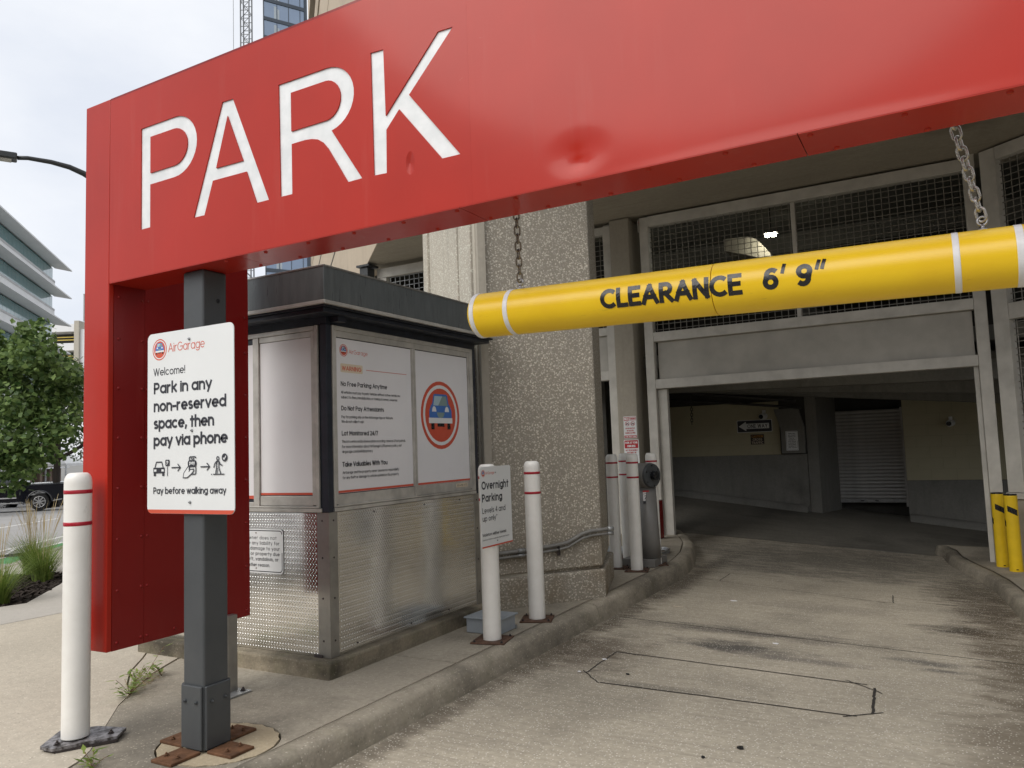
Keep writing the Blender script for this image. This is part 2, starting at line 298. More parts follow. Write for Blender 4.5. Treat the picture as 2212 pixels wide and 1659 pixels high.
# ------------------------------------------------------------------ mesh helpers
class MB:
    def __init__(s): s.v = []; s.f = []; s.sm = []
    def add(s, vs, fs, sm=False):
        b = len(s.v); s.v += [tuple(p) for p in vs]; s.f += [tuple(b+i for i in f) for f in fs]; s.sm += [sm]*len(fs); return s
    def box(s, x0, x1, y0, y1, z0, z1):
        return s.add([(x, y, z) for z in (z0, z1) for y in (y0, y1) for x in (x0, x1)],
                     [(0, 2, 3, 1), (4, 5, 7, 6), (0, 1, 5, 4), (2, 6, 7, 3), (0, 4, 6, 2), (1, 3, 7, 5)])
    def obox(s, c, ax, ay, az):      # centre and three half vectors
        c, ax, ay, az = map(Vector, (c, ax, ay, az))
        return s.add([c+i*ax+j*ay+kk*az for kk in (-1, 1) for j in (-1, 1) for i in (-1, 1)],
                     [(0, 2, 3, 1), (4, 5, 7, 6), (0, 1, 5, 4), (2, 6, 7, 3), (0, 4, 6, 2), (1, 3, 7, 5)])
    def beam(s, a, b, wd, th, up=(0, 0, 1)):
        a, b = Vector(a), Vector(b); d = (b-a); u = Vector(up)
        sd_ = d.cross(u).normalized(); n_ = sd_.cross(d).normalized()
        return s.obox((a+b)/2, d/2, sd_*wd/2, n_*th/2)
    def prism(s, poly, z0, z1):
        n = len(poly); ar = sum(poly[i][0]*poly[(i+1) % n][1]-poly[(i+1) % n][0]*poly[i][1] for i in range(n))
        if ar < 0: poly = poly[::-1]
        f0 = z0 if callable(z0) else (lambda x, y: z0); f1 = z1 if callable(z1) else (lambda x, y: z1)
        vs = [(x, y, f0(x, y)) for x, y in poly]+[(x, y, f1(x, y)) for x, y in poly]
        return s.add(vs, [tuple(range(n-1, -1, -1)), tuple(range(n, 2*n))]+[(i, (i+1) % n, n+(i+1) % n, n+i) for i in range(n)])
    def cyl(s, a, b, r, r2=None, n=16, sm=True):
        a, b = Vector(a), Vector(b); d = (b-a).normalized(); r2 = r if r2 is None else r2
        u = d.cross(Vector((0, 0, 1)) if abs(d.z) < .9 else Vector((1, 0, 0))).normalized(); v_ = d.cross(u)
        ring = [(u*cos(2*pi*i/n)+v_*sin(2*pi*i/n)) for i in range(n)]
        base = len(s.v)
        s.v += [tuple(a+p*r) for p in ring]+[tuple(b+p*r2) for p in ring]
        for i in range(n):
            j = (i+1) % n; s.f.append((base+i, base+n+i, base+n+j, base+j)); s.sm.append(sm)
        s.f.append(tuple(base+i for i in range(n))); s.sm.append(False)
        s.f.append(tuple(base+n+i for i in range(n-1, -1, -1))); s.sm.append(False)
        return s
    def tube(s, path, r, n=8, closed=False):
        P = [Vector(p) for p in path]; m = len(P); base = len(s.v); pu = None
        for i, p in enumerate(P):
            d = ((P[(i+1) % m]-P[i-1]) if closed else (P[min(i+1, m-1)]-P[max(i-1, 0)])).normalized()
            u = (pu-d*pu.dot(d)).normalized() if pu is not None else d.cross(Vector((0, 0, 1)) if abs(d.z) < .95 else Vector((1, 0, 0))).normalized()
            pu = u; v_ = d.cross(u); rr = r[i] if isinstance(r, (list, tuple)) else r
            s.v += [tuple(p+(u*cos(2*pi*k/n)+v_*sin(2*pi*k/n))*rr) for k in range(n)]
        for i in range(m if closed else m-1):
            for k in range(n):
                a, b = base+i*n+k, base+i*n+(k+1) % n; c, d2 = base+((i+1) % m)*n+(k+1) % n, base+((i+1) % m)*n+k
                s.f.append((a, b, c, d2)); s.sm.append(True)
        if not closed:
            s.f.append(tuple(base+k for k in range(n-1, -1, -1))); s.sm.append(False)
            s.f.append(tuple(base+(m-1)*n+k for k in range(n))); s.sm.append(False)
        return s
    def lathe(s, prof, n=24, c=(0, 0, 0), cap=True):
        base = len(s.v); m = len(prof)
        for r, z in prof: s.v += [(c[0]+r*cos(2*pi*k/n), c[1]+r*sin(2*pi*k/n), c[2]+z) for k in range(n)]
        for i in range(m-1):
            for k in range(n):
                s.f.append((base+i*n+k, base+i*n+(k+1) % n, base+(i+1)*n+(k+1) % n, base+(i+1)*n+k)); s.sm.append(True)
        if cap:
            s.f.append(tuple(base+k for k in range(n-1, -1, -1))); s.sm.append(False)
            s.f.append(tuple(base+(m-1)*n+k for k in range(n))); s.sm.append(False)
        return s
    def mesh(s, name, mat):
        me = bpy.data.meshes.new(name); me.from_pydata(s.v, [], s.f)
        me.polygons.foreach_set('use_smooth', s.sm); me.materials.append(mat); me.update(); return me
    def build(s, name, mat, parent=None, world=True, bevel=0, seg=2):
        me = s.mesh(name, M[mat] if isinstance(mat, str) else mat)
        return link(name, me, parent, world, bevel, seg)
def link(name, me, parent=None, world=True, bevel=0, seg=2):
    o = bpy.data.objects.new(name, me); COL.objects.link(o)
    if parent is not None:
        o.parent = parent
        if world: o.matrix_parent_inverse = base_mat(parent).inverted()
    if bevel:
        b = o.modifiers.new('bevel', 'BEVEL'); b.width = bevel; b.segments = seg; b.limit_method = 'ANGLE'; b.angle_limit = radians(40)
    return o
def base_mat(p):
    m = Matrix.Translation(p.location) @ p.rotation_euler.to_matrix().to_4x4()
    if p.parent is not None: m = base_mat(p.parent) @ p.matrix_parent_inverse @ m
    return m
def thing(name, label, cat, loc=(0, 0, 0), rz=0, group=None):
    o = bpy.data.objects.new(name, None); COL.objects.link(o); o.location = loc; o.rotation_euler = (0, 0, rz)
    o.empty_display_size = .1
    return tag(o, label, cat, group)
def tag(o, label, cat, group=None):
    o['label'] = label; o['category'] = cat
    if group: o['group'] = group
    return o
def struct(o, label=None):
    o['kind'] = 'structure'
    if label: o['label'] = label
    return o
def stuff(o): o['kind'] = 'stuff'; return o
def copy_part(o, parent, loc=None):
    c = o.copy(); COL.objects.link(c); c.parent = parent
    if loc is not None: c.location = loc
    return c
def copy_tree(root, loc, rz, label):
    r = root.copy(); COL.objects.link(r); r.location = loc; r.rotation_euler = (0, 0, rz); r['label'] = label
    def rec(a, b):
        for ch in a.children:
            c = ch.copy(); COL.objects.link(c); c.parent = b; rec(ch, c)
    rec(root, r); return r

def fill2d(outlines, th):
    """flat plate with holes (even-odd) in local XY, thickness th about z=0"""
    cu = bpy.data.curves.new('plate', 'CURVE'); cu.dimensions = '2D'; cu.fill_mode = 'BOTH'; cu.extrude = th/2
    for ol in outlines:
        sp = cu.splines.new('POLY'); sp.points.add(len(ol)-1)
        for p, (x, y) in zip(sp.points, ol): p.co = (x, y, 0, 1)
        sp.use_cyclic_u = True
    ob = bpy.data.objects.new('plate', cu); COL.objects.link(ob)
    dg = bpy.context.evaluated_depsgraph_get(); me = bpy.data.meshes.new_from_object(ob.evaluated_get(dg))
    vs = [tuple(v.co) for v in me.vertices]; fs = [tuple(p.vertices) for p in me.polygons]
    bpy.data.objects.remove(ob); bpy.data.curves.remove(cu); bpy.data.meshes.remove(me)
    return vs, fs
def slab(outlines, z0, z1, name, mat, parent=None, bevel=0):
    vs, fs = fill2d(outlines, z1-z0); mb = MB(); mb.add([(x, y, z+(z0+z1)/2) for x, y, z in vs], fs)
    return mb.build(name, mat, parent, True, bevel)
def arc(cx, cy, rx, ry, a0, a1, n=10):
    return [(cx+rx*cos(radians(a0+(a1-a0)*i/n)), cy+ry*sin(radians(a0+(a1-a0)*i/n))) for i in range(n+1)]
def rrect(x0, x1, y0, y1, r, n=5):
    return arc(x1-r, y1-r, r, r, 0, 90, n)+arc(x0+r, y1-r, r, r, 90, 180, n)+arc(x0+r, y0+r, r, r, 180, 270, n)+arc(x1-r, y0+r, r, r, 270, 360, n)

# ------------------------------------------------------------------ stroke lettering
def _glyphs():
    A = arc; o = A(.33, .35, .33, .35, 0, 360, 18); up = lambda x, a, b: [(x, a), (x, b)]
    hump = [(0, .3), (0, .42)]+A(.28, .42, .28, .28, 180, 0, 8)+[(.56, 0)]
    G = {}
    G['o'] = (.66, [o]); G['a'] = (.66, [o, up(.66, .7, 0)]); G['b'] = (.66, [up(0, 1.05, 0), o]); G['d'] = (.66, [o, up(.66, 1.05, 0)])
    G['c'] = (.6, [A(.33, .35, .33, .35, 45, 315, 14)]); G['e'] = (.66, [[(.02, .35), (.66, .35)]+A(.33, .35, .33, .35, 5, 315, 15)])
    G['f'] = (.36, [A(.38, .83, .22, .22, 90, 180, 5)+[(.16, 0)], [(0, .66), (.36, .66)]])
    G['g'] = (.66, [o, [(.66, .7), (.66, -.02)]+A(.33, -.02, .33, .26, 0, -150, 9)])
    G['h'] = (.56, [up(0, 1.05, 0), hump]); G['i'] = (0, [up(0, .7, 0), up(0, .9, 1.0)]); G['l'] = (0, [up(0, 1.05, 0)])
    G['j'] = (.12, [[(.12, .7), (.12, -.1)]+A(-.02, -.1, .14, .16, 0, -80, 5), up(.12, .9, 1.0)])
    G['k'] = (.5, [up(0, 1.05, 0), [(.48, .7), (.02, .28)], [(.16, .42), (.5, 0)]])
    G['m'] = (.92, [up(0, .7, 0), [(0, .3), (0, .47)]+A(.23, .47, .23, .23, 180, 0, 7)+[(.46, 0)], [(.46, .3), (.46, .47)]+A(.69, .47, .23, .23, 180, 0, 7)+[(.92, 0)]])
    G['n'] = (.56, [up(0, .7, 0), hump]); G['p'] = (.66, [up(0, .7, -.3), o]); G['q'] = (.66, [up(.66, .7, -.3), o])
    G['r'] = (.34, [up(0, .7, 0), [(0, .3), (0, .4)]+A(.3, .4, .3, .3, 180, 80, 5)])
    G['s'] = (.44, [A(.22, .53, .2, .17, 40, 250, 8)+A(.22, .175, .22, .175, 80, -145, 8)])
    G['t'] = (.36, [[(.17, .95), (.17, 0)], [(0, .68), (.36, .68)]])
    G['u'] = (.56, [[(0, .7), (0, .28)]+A(.28, .28, .28, .28, 180, 360, 8)+[(.56, .4)], up(.56, .7, 0)])
    G['v'] = (.56, [[(0, .7), (.28, 0), (.56, .7)]]); G['w'] = (.86, [[(0, .7), (.2, 0), (.43, .7), (.66, 0), (.86, .7)]])
    G['x'] = (.52, [[(0, .7), (.52, 0)], [(0, 0), (.52, .7)]]); G['y'] = (.58, [[(0, .7), (.3, .02)], [(.58, .7), (.2, -.3)]])
    G['z'] = (.5, [[(0, .7), (.5, .7), (0, 0), (.5, 0)]])
    G['A'] = (.8, [[(0, 0), (.4, 1), (.8, 0)], [(.13, .32), (.67, .32)]])
    G['B'] = (.6, [up(0, 1, 0), [(0, 1), (.33, 1)]+A(.33, .76, .24, .24, 90, -90, 8)+[(0, .52)], [(.33, .52)]+A(.34, .26, .27, .26, 90, -90, 8)+[(0, 0)]])
    G['C'] = (.74, [A(.46, .5, .46, .5, 48, 312, 16)]); G['D'] = (.72, [[(0, 0), (0, 1), (.26, 1)]+A(.26, .5, .46, .5, 90, -90, 12)+[(0, 0)]])
    G['E'] = (.52, [[(.52, 1), (0, 1), (0, 0), (.52, 0)], [(0, .52), (.46, .52)]]); G['F'] = (.5, [[(.5, 1), (0, 1), (0, 0)], [(0, .5), (.44, .5)]])
    G['G'] = (.88, [A(.46, .5, .46, .5, 48, 360, 18)+[(.5, .5)]]); G['H'] = (.66, [up(0, 1, 0), up(.66, 1, 0), [(0, .5), (.66, .5)]])
    G['I'] = (0, [up(0, 1, 0)]); G['K'] = (.62, [up(0, 1, 0), [(.58, 1), (.02, .42)], [(.2, .6), (.62, 0)]]); G['L'] = (.46, [[(0, 1), (0, 0), (.46, 0)]])
    G['M'] = (.84, [[(0, 0), (0, 1), (.42, .35), (.84, 1), (.84, 0)]]); G['N'] = (.68, [[(0, 0), (0, 1), (.68, 0), (.68, 1)]])
    G['O'] = (.92, [A(.46, .5, .46, .5, 0, 360, 22)]); G['P'] = (.56, [[(0, 0), (0, 1), (.28, 1)]+A(.28, .72, .28, .28, 90, -90, 9)+[(0, .44)]])
    G['R'] = (.6, [[(0, 0), (0, 1), (.28, 1)]+A(.28, .72, .28, .28, 90, -90, 9)+[(0, .44)], [(.26, .44), (.6, 0)]])
    G['S'] = (.58, [A(.29, .75, .27, .25, 30, 250, 9)+A(.29, .26, .29, .26, 80, -150, 9)]); G['T'] = (.62, [[(0, 1), (.62, 1)], up(.31, 1, 0)])
    G['U'] = (.66, [[(0, 1), (0, .33)]+A(.33, .33, .33, .33, 180, 360, 10)+[(.66, 1)]]); G['V'] = (.74, [[(0, 1), (.37, 0), (.74, 1)]])
    G['W'] = (1.1, [[(0, 1), (.27, 0), (.55, 1), (.83, 0), (1.1, 1)]]); G['X'] = (.66, [[(0, 0), (.66, 1)], [(0, 1), (.66, 0)]]); G['Y'] = (.7, [[(0, 1), (.35, .48), (.35, 0)], [(.7, 1), (.35, .48)]])
    G['Z'] = (.6, [[(0, 1), (.6, 1), (0, 0), (.6, 0)]]); G['J'] = (.4, [[(.4, 1), (.4, .25)]+A(.18, .25, .22, .25, 0, -150, 6)]); G['Q'] = (.92, [A(.46, .5, .46, .5, 0, 360, 22), [(.55, .28), (.92, -.05)]]); G['3'] = (.54, [A(.27, .75, .25, .25, 150, -90, 8), A(.27, .26, .27, .26, 90, -150, 8)])
    G['0'] = (.6, [A(.3, .5, .3, .5, 0, 360, 18)]); G['1'] = (.2, [[(0, .82), (.2, 1), (.2, 0)]]); G['2'] = (.54, [A(.27, .72, .27, .28, 165, -25, 9)+[(0, 0), (.56, 0)]])
    G['4'] = (.6, [[(.44, 0), (.44, 1), (0, .27), (.6, .27)]]); G['5'] = (.55, [[(.5, 1), (.1, 1), (.05, .56)]+A(.26, .31, .29, .31, 120, -150, 10)])
    G['6'] = (.56, [A(.28, .29, .28, .29, 0, 360, 16), [(.03, .4), (.1, .72)]+A(.36, .7, .27, .3, 165, 40, 5)]); G['7'] = (.52, [[(0, 1), (.52, 1), (.16, 0)]])
    G['8'] = (.54, [A(.27, .76, .23, .24, 0, 360, 14), A(.27, .26, .27, .26, 0, 360, 14)]); G['9'] = (.56, [A(.28, .71, .28, .29, 0, 360, 16), [(.53, .6), (.46, .28)]+A(.2, .3, .27, .3, -15, -140, 5)])
    G['.'] = (0, [up(0, -.04, .06)]); G[','] = (.06, [[(.06, .06), (0, -.16)]]); G['-'] = (.3, [[(0, .36), (.3, .36)]]); G['!'] = (0, [up(0, 1, .3), up(0, -.04, .06)])
    G["'"] = (.09, [[(.09, 1.05), (0, .68)]]); G['"'] = (.32, [[(.09, 1.05), (0, .68)], [(.32, 1.05), (.23, .68)]]); G['/'] = (.4, [[(0, -.1), (.4, 1.05)]])
    G['&'] = (.62, [[(.6, 0), (.14, .68)]+A(.28, .8, .16, .2, 200, -20, 7)+[(.1, .4)]+A(.24, .22, .24, .22, 150, 350, 7)]); G[' '] = (.12, [])
    return G
GL = _glyphs()
def ribbon(pts, w_):
    P = [Vector(p) for p in pts]; Q = [P[0]]
    for p in P[1:]:
        if (p-Q[-1]).length > 1e-6: Q.append(p)
    P = Q; n = len(P)
    if n < 2: return [], []
    closed = (P[0]-P[-1]).length < 1e-4 and n > 3
    if closed: P = P[:-1]; n -= 1
    Lf, Rt = [], []
    for i in range(n):
        a = P[i-1] if (i > 0 or closed) else None; b = P[(i+1) % n] if (i < n-1 or closed) else None
        if a is None: d = (b-P[i]).normalized(); nn = Vector((-d.y, d.x)); q = nn*w_/2
        elif b is None: d = (P[i]-a).normalized(); nn = Vector((-d.y, d.x)); q = nn*w_/2
        else:
            d1 = (P[i]-a).normalized(); d2 = (b-P[i]).normalized()
            n1 = Vector((-d1.y, d1.x)); n2 = Vector((-d2.y, d2.x)); m_ = n1+n2
            if m_.length < .2: m_ = n1
            m_.normalize(); q = m_*min(w_/2/max(.3, m_.dot(n1)), w_*1.1)
        Lf.append(P[i]+q); Rt.append(P[i]-q)
    vs = Lf+Rt; k = n if closed else n-1
    return vs, [(i, n+i, n+(i+1) % n, (i+1) % n) for i in range(k)]
class Sheet:
    """collects flat print on a plane: o origin, u right, v up, n normal"""
    def __init__(s, o, u, v, bend=None):
        s.o, s.u, s.v = Vector(o), Vector(u), Vector(v); s.n = s.u.cross(s.v); s.mb = {}; s.k = 0; s.bend = bend
    def pt(s, x, y, h):
        if s.bend: return s.bend(x, y, h)
        return s.o+s.u*x+s.v*y+s.n*h
    def poly(s, mat, pts, h=None, fs=None):
        s.k += 1; h = (.0003+.00002*s.k) if h is None else h
        mb = s.mb.setdefault(mat, MB()); mb.add([s.pt(p[0], p[1], h) for p in pts], fs or [tuple(range(len(pts)))])
    def stroke(s, mat, pts, w_):
        vs, fs = ribbon(pts, w_); s.k += 1
        if vs: s.poly(mat, vs, .0003+.00002*s.k, fs)
    def ring(s, mat, cx, cy, r0, r1, n=36):
        vs = [(cx+r*cos(2*pi*i/n), cy+r*sin(2*pi*i/n)) for r in (r0, r1) for i in range(n)]
        s.poly(mat, vs, None, [(i, (i+1) % n, n+(i+1) % n, n+i) for i in range(n)][::1] if r0 > r1 else [(i, n+i, n+(i+1) % n, (i+1) % n) for i in range(n)])
    def disc(s, mat, cx, cy, rx, ry=None, n=32): s.poly(mat, [(cx+rx*cos(2*pi*i/n), cy+(ry or rx)*sin(2*pi*i/n)) for i in range(n)])
    def rect(s, mat, x0, x1, y0, y1): s.poly(mat, [(x0, y0), (x1, y0), (x1, y1), (x0, y1)])
    @staticmethod
    def split(st_):
        o_ = [[st_[0]]]
        for i in range(1, len(st_)):
            o_[-1].append(st_[i])
            if i < len(st_)-1:
                a_ = Vector(st_[i])-Vector(st_[i-1]); b_ = Vector(st_[i+1])-Vector(st_[i])
                if a_.length > 1e-6 and b_.length > 1e-6 and a_.angle(b_) > radians(100): o_.append([st_[i]])
        return o_
    def text(s, mat, t, x, y, h, width=None, wt=.13, sp=.10, align='l'):
        tot = 0
        for c in t: tot += GL[c][0]+wt+sp
        tot -= sp; sx = (width/(tot)) if width else h
        if align == 'c': x -= tot*sx/2
        if align == 'r': x -= tot*sx
        cx = 0; ww = wt*h; s.k += 1; k0 = s.k
        for c in t:
            adv, sts = GL[c]
            for i, st in enumerate([q_ for st0 in sts for q_ in s.split(st0)]):
                pts = [((x+(cx+wt/2)*sx+px*sx), y+(py*(1-wt)+wt/2)*h) for px, py in st]
                if (Vector(pts[0])-Vector(pts[-1])).length > 1e-4:
                    a_, b_ = Vector(pts[0])-Vector(pts[1]), Vector(pts[-1])-Vector(pts[-2])
                    pts[0] = tuple(Vector(pts[0])+a_.normalized()*ww*(.5 if a_.length > .16*h else .1)); pts[-1] = tuple(Vector(pts[-1])+b_.normalized()*ww*(.5 if b_.length > .16*h else .1))
                vs, fs = ribbon(pts, ww)
                if s.bend:   # subdivide tall quads so they follow the curve
                    nv, nf = [], []
                    for f in fs:
                        q = [vs[j] for j in f]; b = len(nv)
                        for r in range(7):
                            tt = r/6
                            # split along the stroke direction (edges 0-3 and 1-2)
                            nv += [q[0]+(q[3]-q[0])*tt, q[1]+(q[2]-q[1])*tt]
                        nf += [(b+2*r, b+2*r+1, b+2*r+3, b+2*r+2) for r in range(6)]
                    vs, fs = nv, nf
                if vs: s.poly(mat, vs, .0003+.00002*k0+.00003*i, fs)
            cx += adv+wt+sp
        s.k = k0+12
    def build(s, names, parent, world=True):
        for mat, mb in s.mb.items(): stuff(mb.build(names.get(mat, 'lettering'), mat, parent, world))

def car_logo(sh, cx, cy, r, big=False):
    """round badge with a front view of a small blue car"""
    sh.disc('orange_red', cx, cy, r); sh.disc('white_sign', cx, cy, r*.89); sh.disc('orange_red', cx, cy, r*.79)
    q = lambda pts: [(cx+r*a, cy+r*b) for a, b in pts]
    sh.poly('black', q([(-.50, -.42), (-.33, -.42), (-.33, -.20), (-.50, -.20)])); sh.poly('black', q([(.33, -.42), (.50, -.42), (.50, -.20), (.33, -.20)]))
    sh.poly('black', q([(-.18, -.34), (.18, -.34), (.18, -.2), (-.18, -.2)]))
    sh.poly('blue_print', q([(-.58, -.1), (.58, -.1), (.58, .12), (.5, .27), (.42, .34), (.36, .58), (.3, .62), (-.3, .62), (-.36, .58), (-.42, .34), (-.5, .27), (-.58, .12)]))
    sh.poly('glass_print', q([(-.37, .28), (-.3, .56), (.1, .56), (-.12, .28)])); sh.poly('glass_print_dark', q([(-.12, .28), (.1, .56), (.3, .56), (.37, .28)]))
    for sx in (-1, 1): sh.poly('white_sign', q([(sx*.33+a, .1+b) for a, b in arc(0, 0, .11, .16, 0, 180, 10)][::1]))
    sh.poly('glass_print_dark', q(arc(0, .08, .2, .17, 180, 360, 10)))
    sh.poly('white_sign', q([(-.61, -.24), (.61, -.24), (.61, -.08), (-.61, -.08)]))

# ------------------------------------------------------------------ ground
def sm(t): t = max(0, min(1, t)); return t*t*(3-2*t)
def gz(x, y):
    f1 = min(0, -.215-.058*max(-3.7, min(x, 2))); f2 = -.09-.127*max(-6.5, min(x, 3))
    if y <= 11.6: return f1*sm((y-3.2)/8.4)
    if y <= 15: return f1+(f2-f1)*sm((y-11.6)/3.4)
    return f2
def lerp(a, b, t): return a+(b-a)*t
def grid(fx, fy, nu, nv, fz, mb=None):
    mb = mb or MB(); vs = []
    for j in range(nv+1):
        for i in range(nu+1):
            u, v = i/nu, j/nv; x = fx(u, v); y = fy(u, v); vs.append((x, y, fz(x, y)))
    fs = [(j*(nu+1)+i, j*(nu+1)+i+1, (j+1)*(nu+1)+i+1, (j+1)*(nu+1)+i) for j in range(nv) for i in range(nu)]
    return mb.add(vs, fs, True)

ST_K = Vector((-11.8, 6.18)); ST_D = Vector((-.68, .73)).normalized(); ST_N = Vector((-ST_D.y, ST_D.x))  # across the street
def st(al, ac, dz=0.0):
    p = ST_K+ST_D*al+ST_N*ac; return (p.x, p.y, .105-.0255*max(0, min(al, 60))+dz)
ground = struct(MB().add([(-1500, -1500, -1.35), (1500, -1500, -1.35), (1500, 1500, -1.35), (-1500, 1500, -1.35)], [(0, 1, 2, 3)]).build('ground', 'earth'))
mb = MB(); al = [-60, -20, 0, 10, 20, 30, 40, 50, 60, 160]; ac = [-.02, 2, 6, 14, 40]
vs = [st(a, c) for a in al for c in ac]; n = len(ac)
mb.add(vs, [(i*n+j, i*n+j+1, (i+1)*n+j+1, (i+1)*n+j) for i in range(len(al)-1) for j in range(n-1)])
# the cross street beyond the corner
vs = [st(a, c) for a in (20, 30, 40, 50, 60, 130) for c in (-40, -.02)]
mb.add(vs, [(2*i, 2*i+1, 2*i+3, 2*i+2) for i in range(5)])
road = struct(mb.build('road', 'asphalt'))
def road_strip(name, mat, a0, a1, c0, c1, dz, c0b=None, c1b=None):
    mb = MB(); m = 12; vs = []
    for i in range(m+1):
        t = i/m; a = lerp(a0, a1, t)
        vs += [st(a, lerp(c0, c0b if c0b is not None else c0, t), dz), st(a, lerp(c1, c1b if c1b is not None else c1, t), dz)]
    mb.add(vs, [(2*i, 2*i+1, 2*i+3, 2*i+2) for i in range(m)]); return mb.build(name, mat, road)
road_strip('green_lane', 'lane_green', -6, 22, .10, .62, .004)
road_strip('lane_line', 'line_white', -6, 22, .64, .75, .004)
road_strip('lane_line', 'line_white', -6, 22, 1.22, 1.33, .004)
for a in (-1.5, 2.2, 6): road_strip('hatch_line', 'line_white', a, a+1.6, .77, .80, .008, 1.12, 1.2)
road_strip('lane_line', 'line_white', -6, 18, 4.6, 4.75, .004)

# pavement slabs
island_far = [(-2.945, 4.408), (-2.945, 8.9), (-3.0, 9.4), (-3.085, 9.9), (-3.33, 10.83), (-3.58, 11.46), (-3.9, 12.2), (-5.4, 12.2), (-12, 12.2), (-12, 10), (-5.65, 4.408)]
footc = (-3.262, 2.735); foot_r = .315
jA = [(-4.42, 3.038), (-4.30, 2.888), (-4.015, 2.617), (-3.776, 2.387), (-3.70, 2.29), (-3.66, 2.2), (-3.6, 2.05), (-3.5, 1.85)]
jA2 = [(-5.7, 4.4), (-5.383, 3.877), (-5.139, 3.635), (-4.901, 3.375), (-4.66, 3.19)]
jB = [(-4.99, 4.4), (-4.885, 3.74), (-4.79, 3.555), (-4.72, 3.426), (-4.545, 3.187)]
off = .011
isl_near = [(-2.945, 1.9), (-2.945, 4.396), (-4.97, 4.396)]+[(x+off*1.2, y-off*.6) for x, y in jB[1:]]+[(x+off, y-off) for x, y in jA]+[(-3.3, 1.75)]
wedge = [(x+off*.6, y-off*.3+.012) for x, y in jA2]+[(-4.44, 3.055)]+[(x-off, y) for x, y in jB[::-1]]
side_a = [(x-off, y+off) for x, y in jA[::-1]]+[(x-off, y+off*.7) for x, y in jA2[::-1]]+[(-6.4, 6.2), (-7.42, 6.2), (-7.45, 4.4), (-7.5, 3.2), (-7.5, -3), (-3.4, -3), (-3.4, 1.4)]
kp = lambda a: (ST_K+ST_D*a)
bed = [(-8.75, 3.2), (-8.36, 4.60), (-9.23, 5.46), (-10.2, 6.25), (-10.95, 5.62), (-10.5, 4.7), (-10.35, 3.2)]
side_b = [(-7.515, -3), (-7.515, 3.2), (-7.465, 4.4), (-7.435, 6.2), (-6.4, 6.22), (-9.5, 12.0), (-15, 22), tuple(kp(24)), tuple(kp(4)), tuple(kp(-13.2))]
island = struct(MB().prism([(-14, -3), (-2.9, -3), (-2.9, 9), (-3.6, 12), (-14, 12)], -.35, .06).build('pavement', 'black_gap'))
circ = [(footc[0]+foot_r*cos(2*pi*i/40), footc[1]+foot_r*.9*sin(2*pi*i/40)) for i in range(40)]
slab([isl_near, circ], .06, .135, 'pavement_slab', 'island', island, .006)
slab([island_far], .06, .135, 'pavement_slab', 'island', island, .006)
slab([wedge], .06, .137, 'pavement_slab', 'sidewalk', island, .006)
slab([side_a], .06, .138, 'pavement_slab', 'sidewalk', island, .006)
slab([side_b, bed], .02, .138, 'pavement_slab', 'sidewalk_grey', island, .006)
slab([[(footc[0]+(foot_r-.012-.008*sin(3*i))*cos(2*pi*i/40), footc[1]+(foot_r-.012-.008*sin(3*i))*.9*sin(2*pi*i/40)) for i in range(40)]], .05, .136, 'footing_disc', 'footing', island, .004)
# street kerb
mb = MB(); a = [-14, 0, 10, 24]
for q, p in zip(a[:-1], a[1:]):
    x0, y0, z0 = st(q, -.16); x1, y1, z1 = st(p, -.16); x2, y2, z2 = st(p, .03); x3, y3, z3 = st(q, .03)
    mb.add([(x0, y0, .139), (x1, y1, .139), (x2, y2, .136), (x3, y3, .136), (x0, y0, -.6), (x1, y1, -.6), (x2, y2, -.6), (x3, y3, -.6)],
           [(0, 1, 2, 3), (3, 2, 6, 7), (0, 4, 5, 1)])
struct(mb.build('street_kerb', 'curb', None, True, .01))
# mulch bed
bedo = struct(slab([[(x*1.0, y) for x, y in bed]], .02, .10, 'planting_bed', 'mulch'))
def inpoly(x, y, P):
    c = False
    for i in range(len(P)):
        (x1, y1), (x2, y2) = P[i], P[i-1]
        if (y1 > y) != (y2 > y) and x < (x2-x1)*(y-y1)/(y2-y1)+x1: c = not c
    return c
mb = MB(); cnt = 0
while cnt < 2600:
    x, y = random.uniform(-11.6, -8.3), random.uniform(3.2, 6.4)
    if not inpoly(x, y, bed): continue
    cnt += 1; a, b = random.uniform(0, 6.3), random.uniform(-.4, .4); l_ = random.uniform(.015, .05)
    mb.obox((x, y, .105+random.uniform(0, .025)), Vector((cos(a), sin(a), b))*l_, Vector((-sin(a), cos(a), random.uniform(-.3, .3)))*l_*.35, (0, 0, .004))
stuff(mb.build('mulch_chips', 'mulch', bedo))

# driveway slabs with real joints
drive = struct(grid(lambda u, v: lerp(-12, 8, u), lambda u, v: lerp(-8, 12.6, v), 40, 40, lambda x, y: gz(x, y)-.03).build('driveway', 'black_gap'))
g = .0075
def dslab(y0a, y0b, y1a, y1b, xl, xr, nu=26, nv=24):
    fy = lambda u, v: lerp(lerp(y0a, y0b, u)+g, lerp(y1a, y1b, u)-g, v)
    mb = grid(lambda u, v: lerp(xl, xr, u), fy, nu, nv, gz); return mb.build('driveway_slab', 'driveway', drive)
dslab(-8, -8, 6.78, 6.47, -3.4, 1.2, 26, 40)
dslab(6.78, 6.47, 9.53, 9.05, -3.4, 1.2)
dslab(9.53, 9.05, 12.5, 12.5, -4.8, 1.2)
mb = grid(lambda u, v: lerp(-12, -3.41, u), lambda u, v: lerp(-8, 1.6, v), 4, 4, gz); mb.build('driveway_slab', 'driveway', drive)
mb = grid(lambda u, v: lerp(1.21, 8, u), lambda u, v: lerp(-8, 6, v), 4, 4, gz); mb.build('driveway_slab', 'driveway', drive)
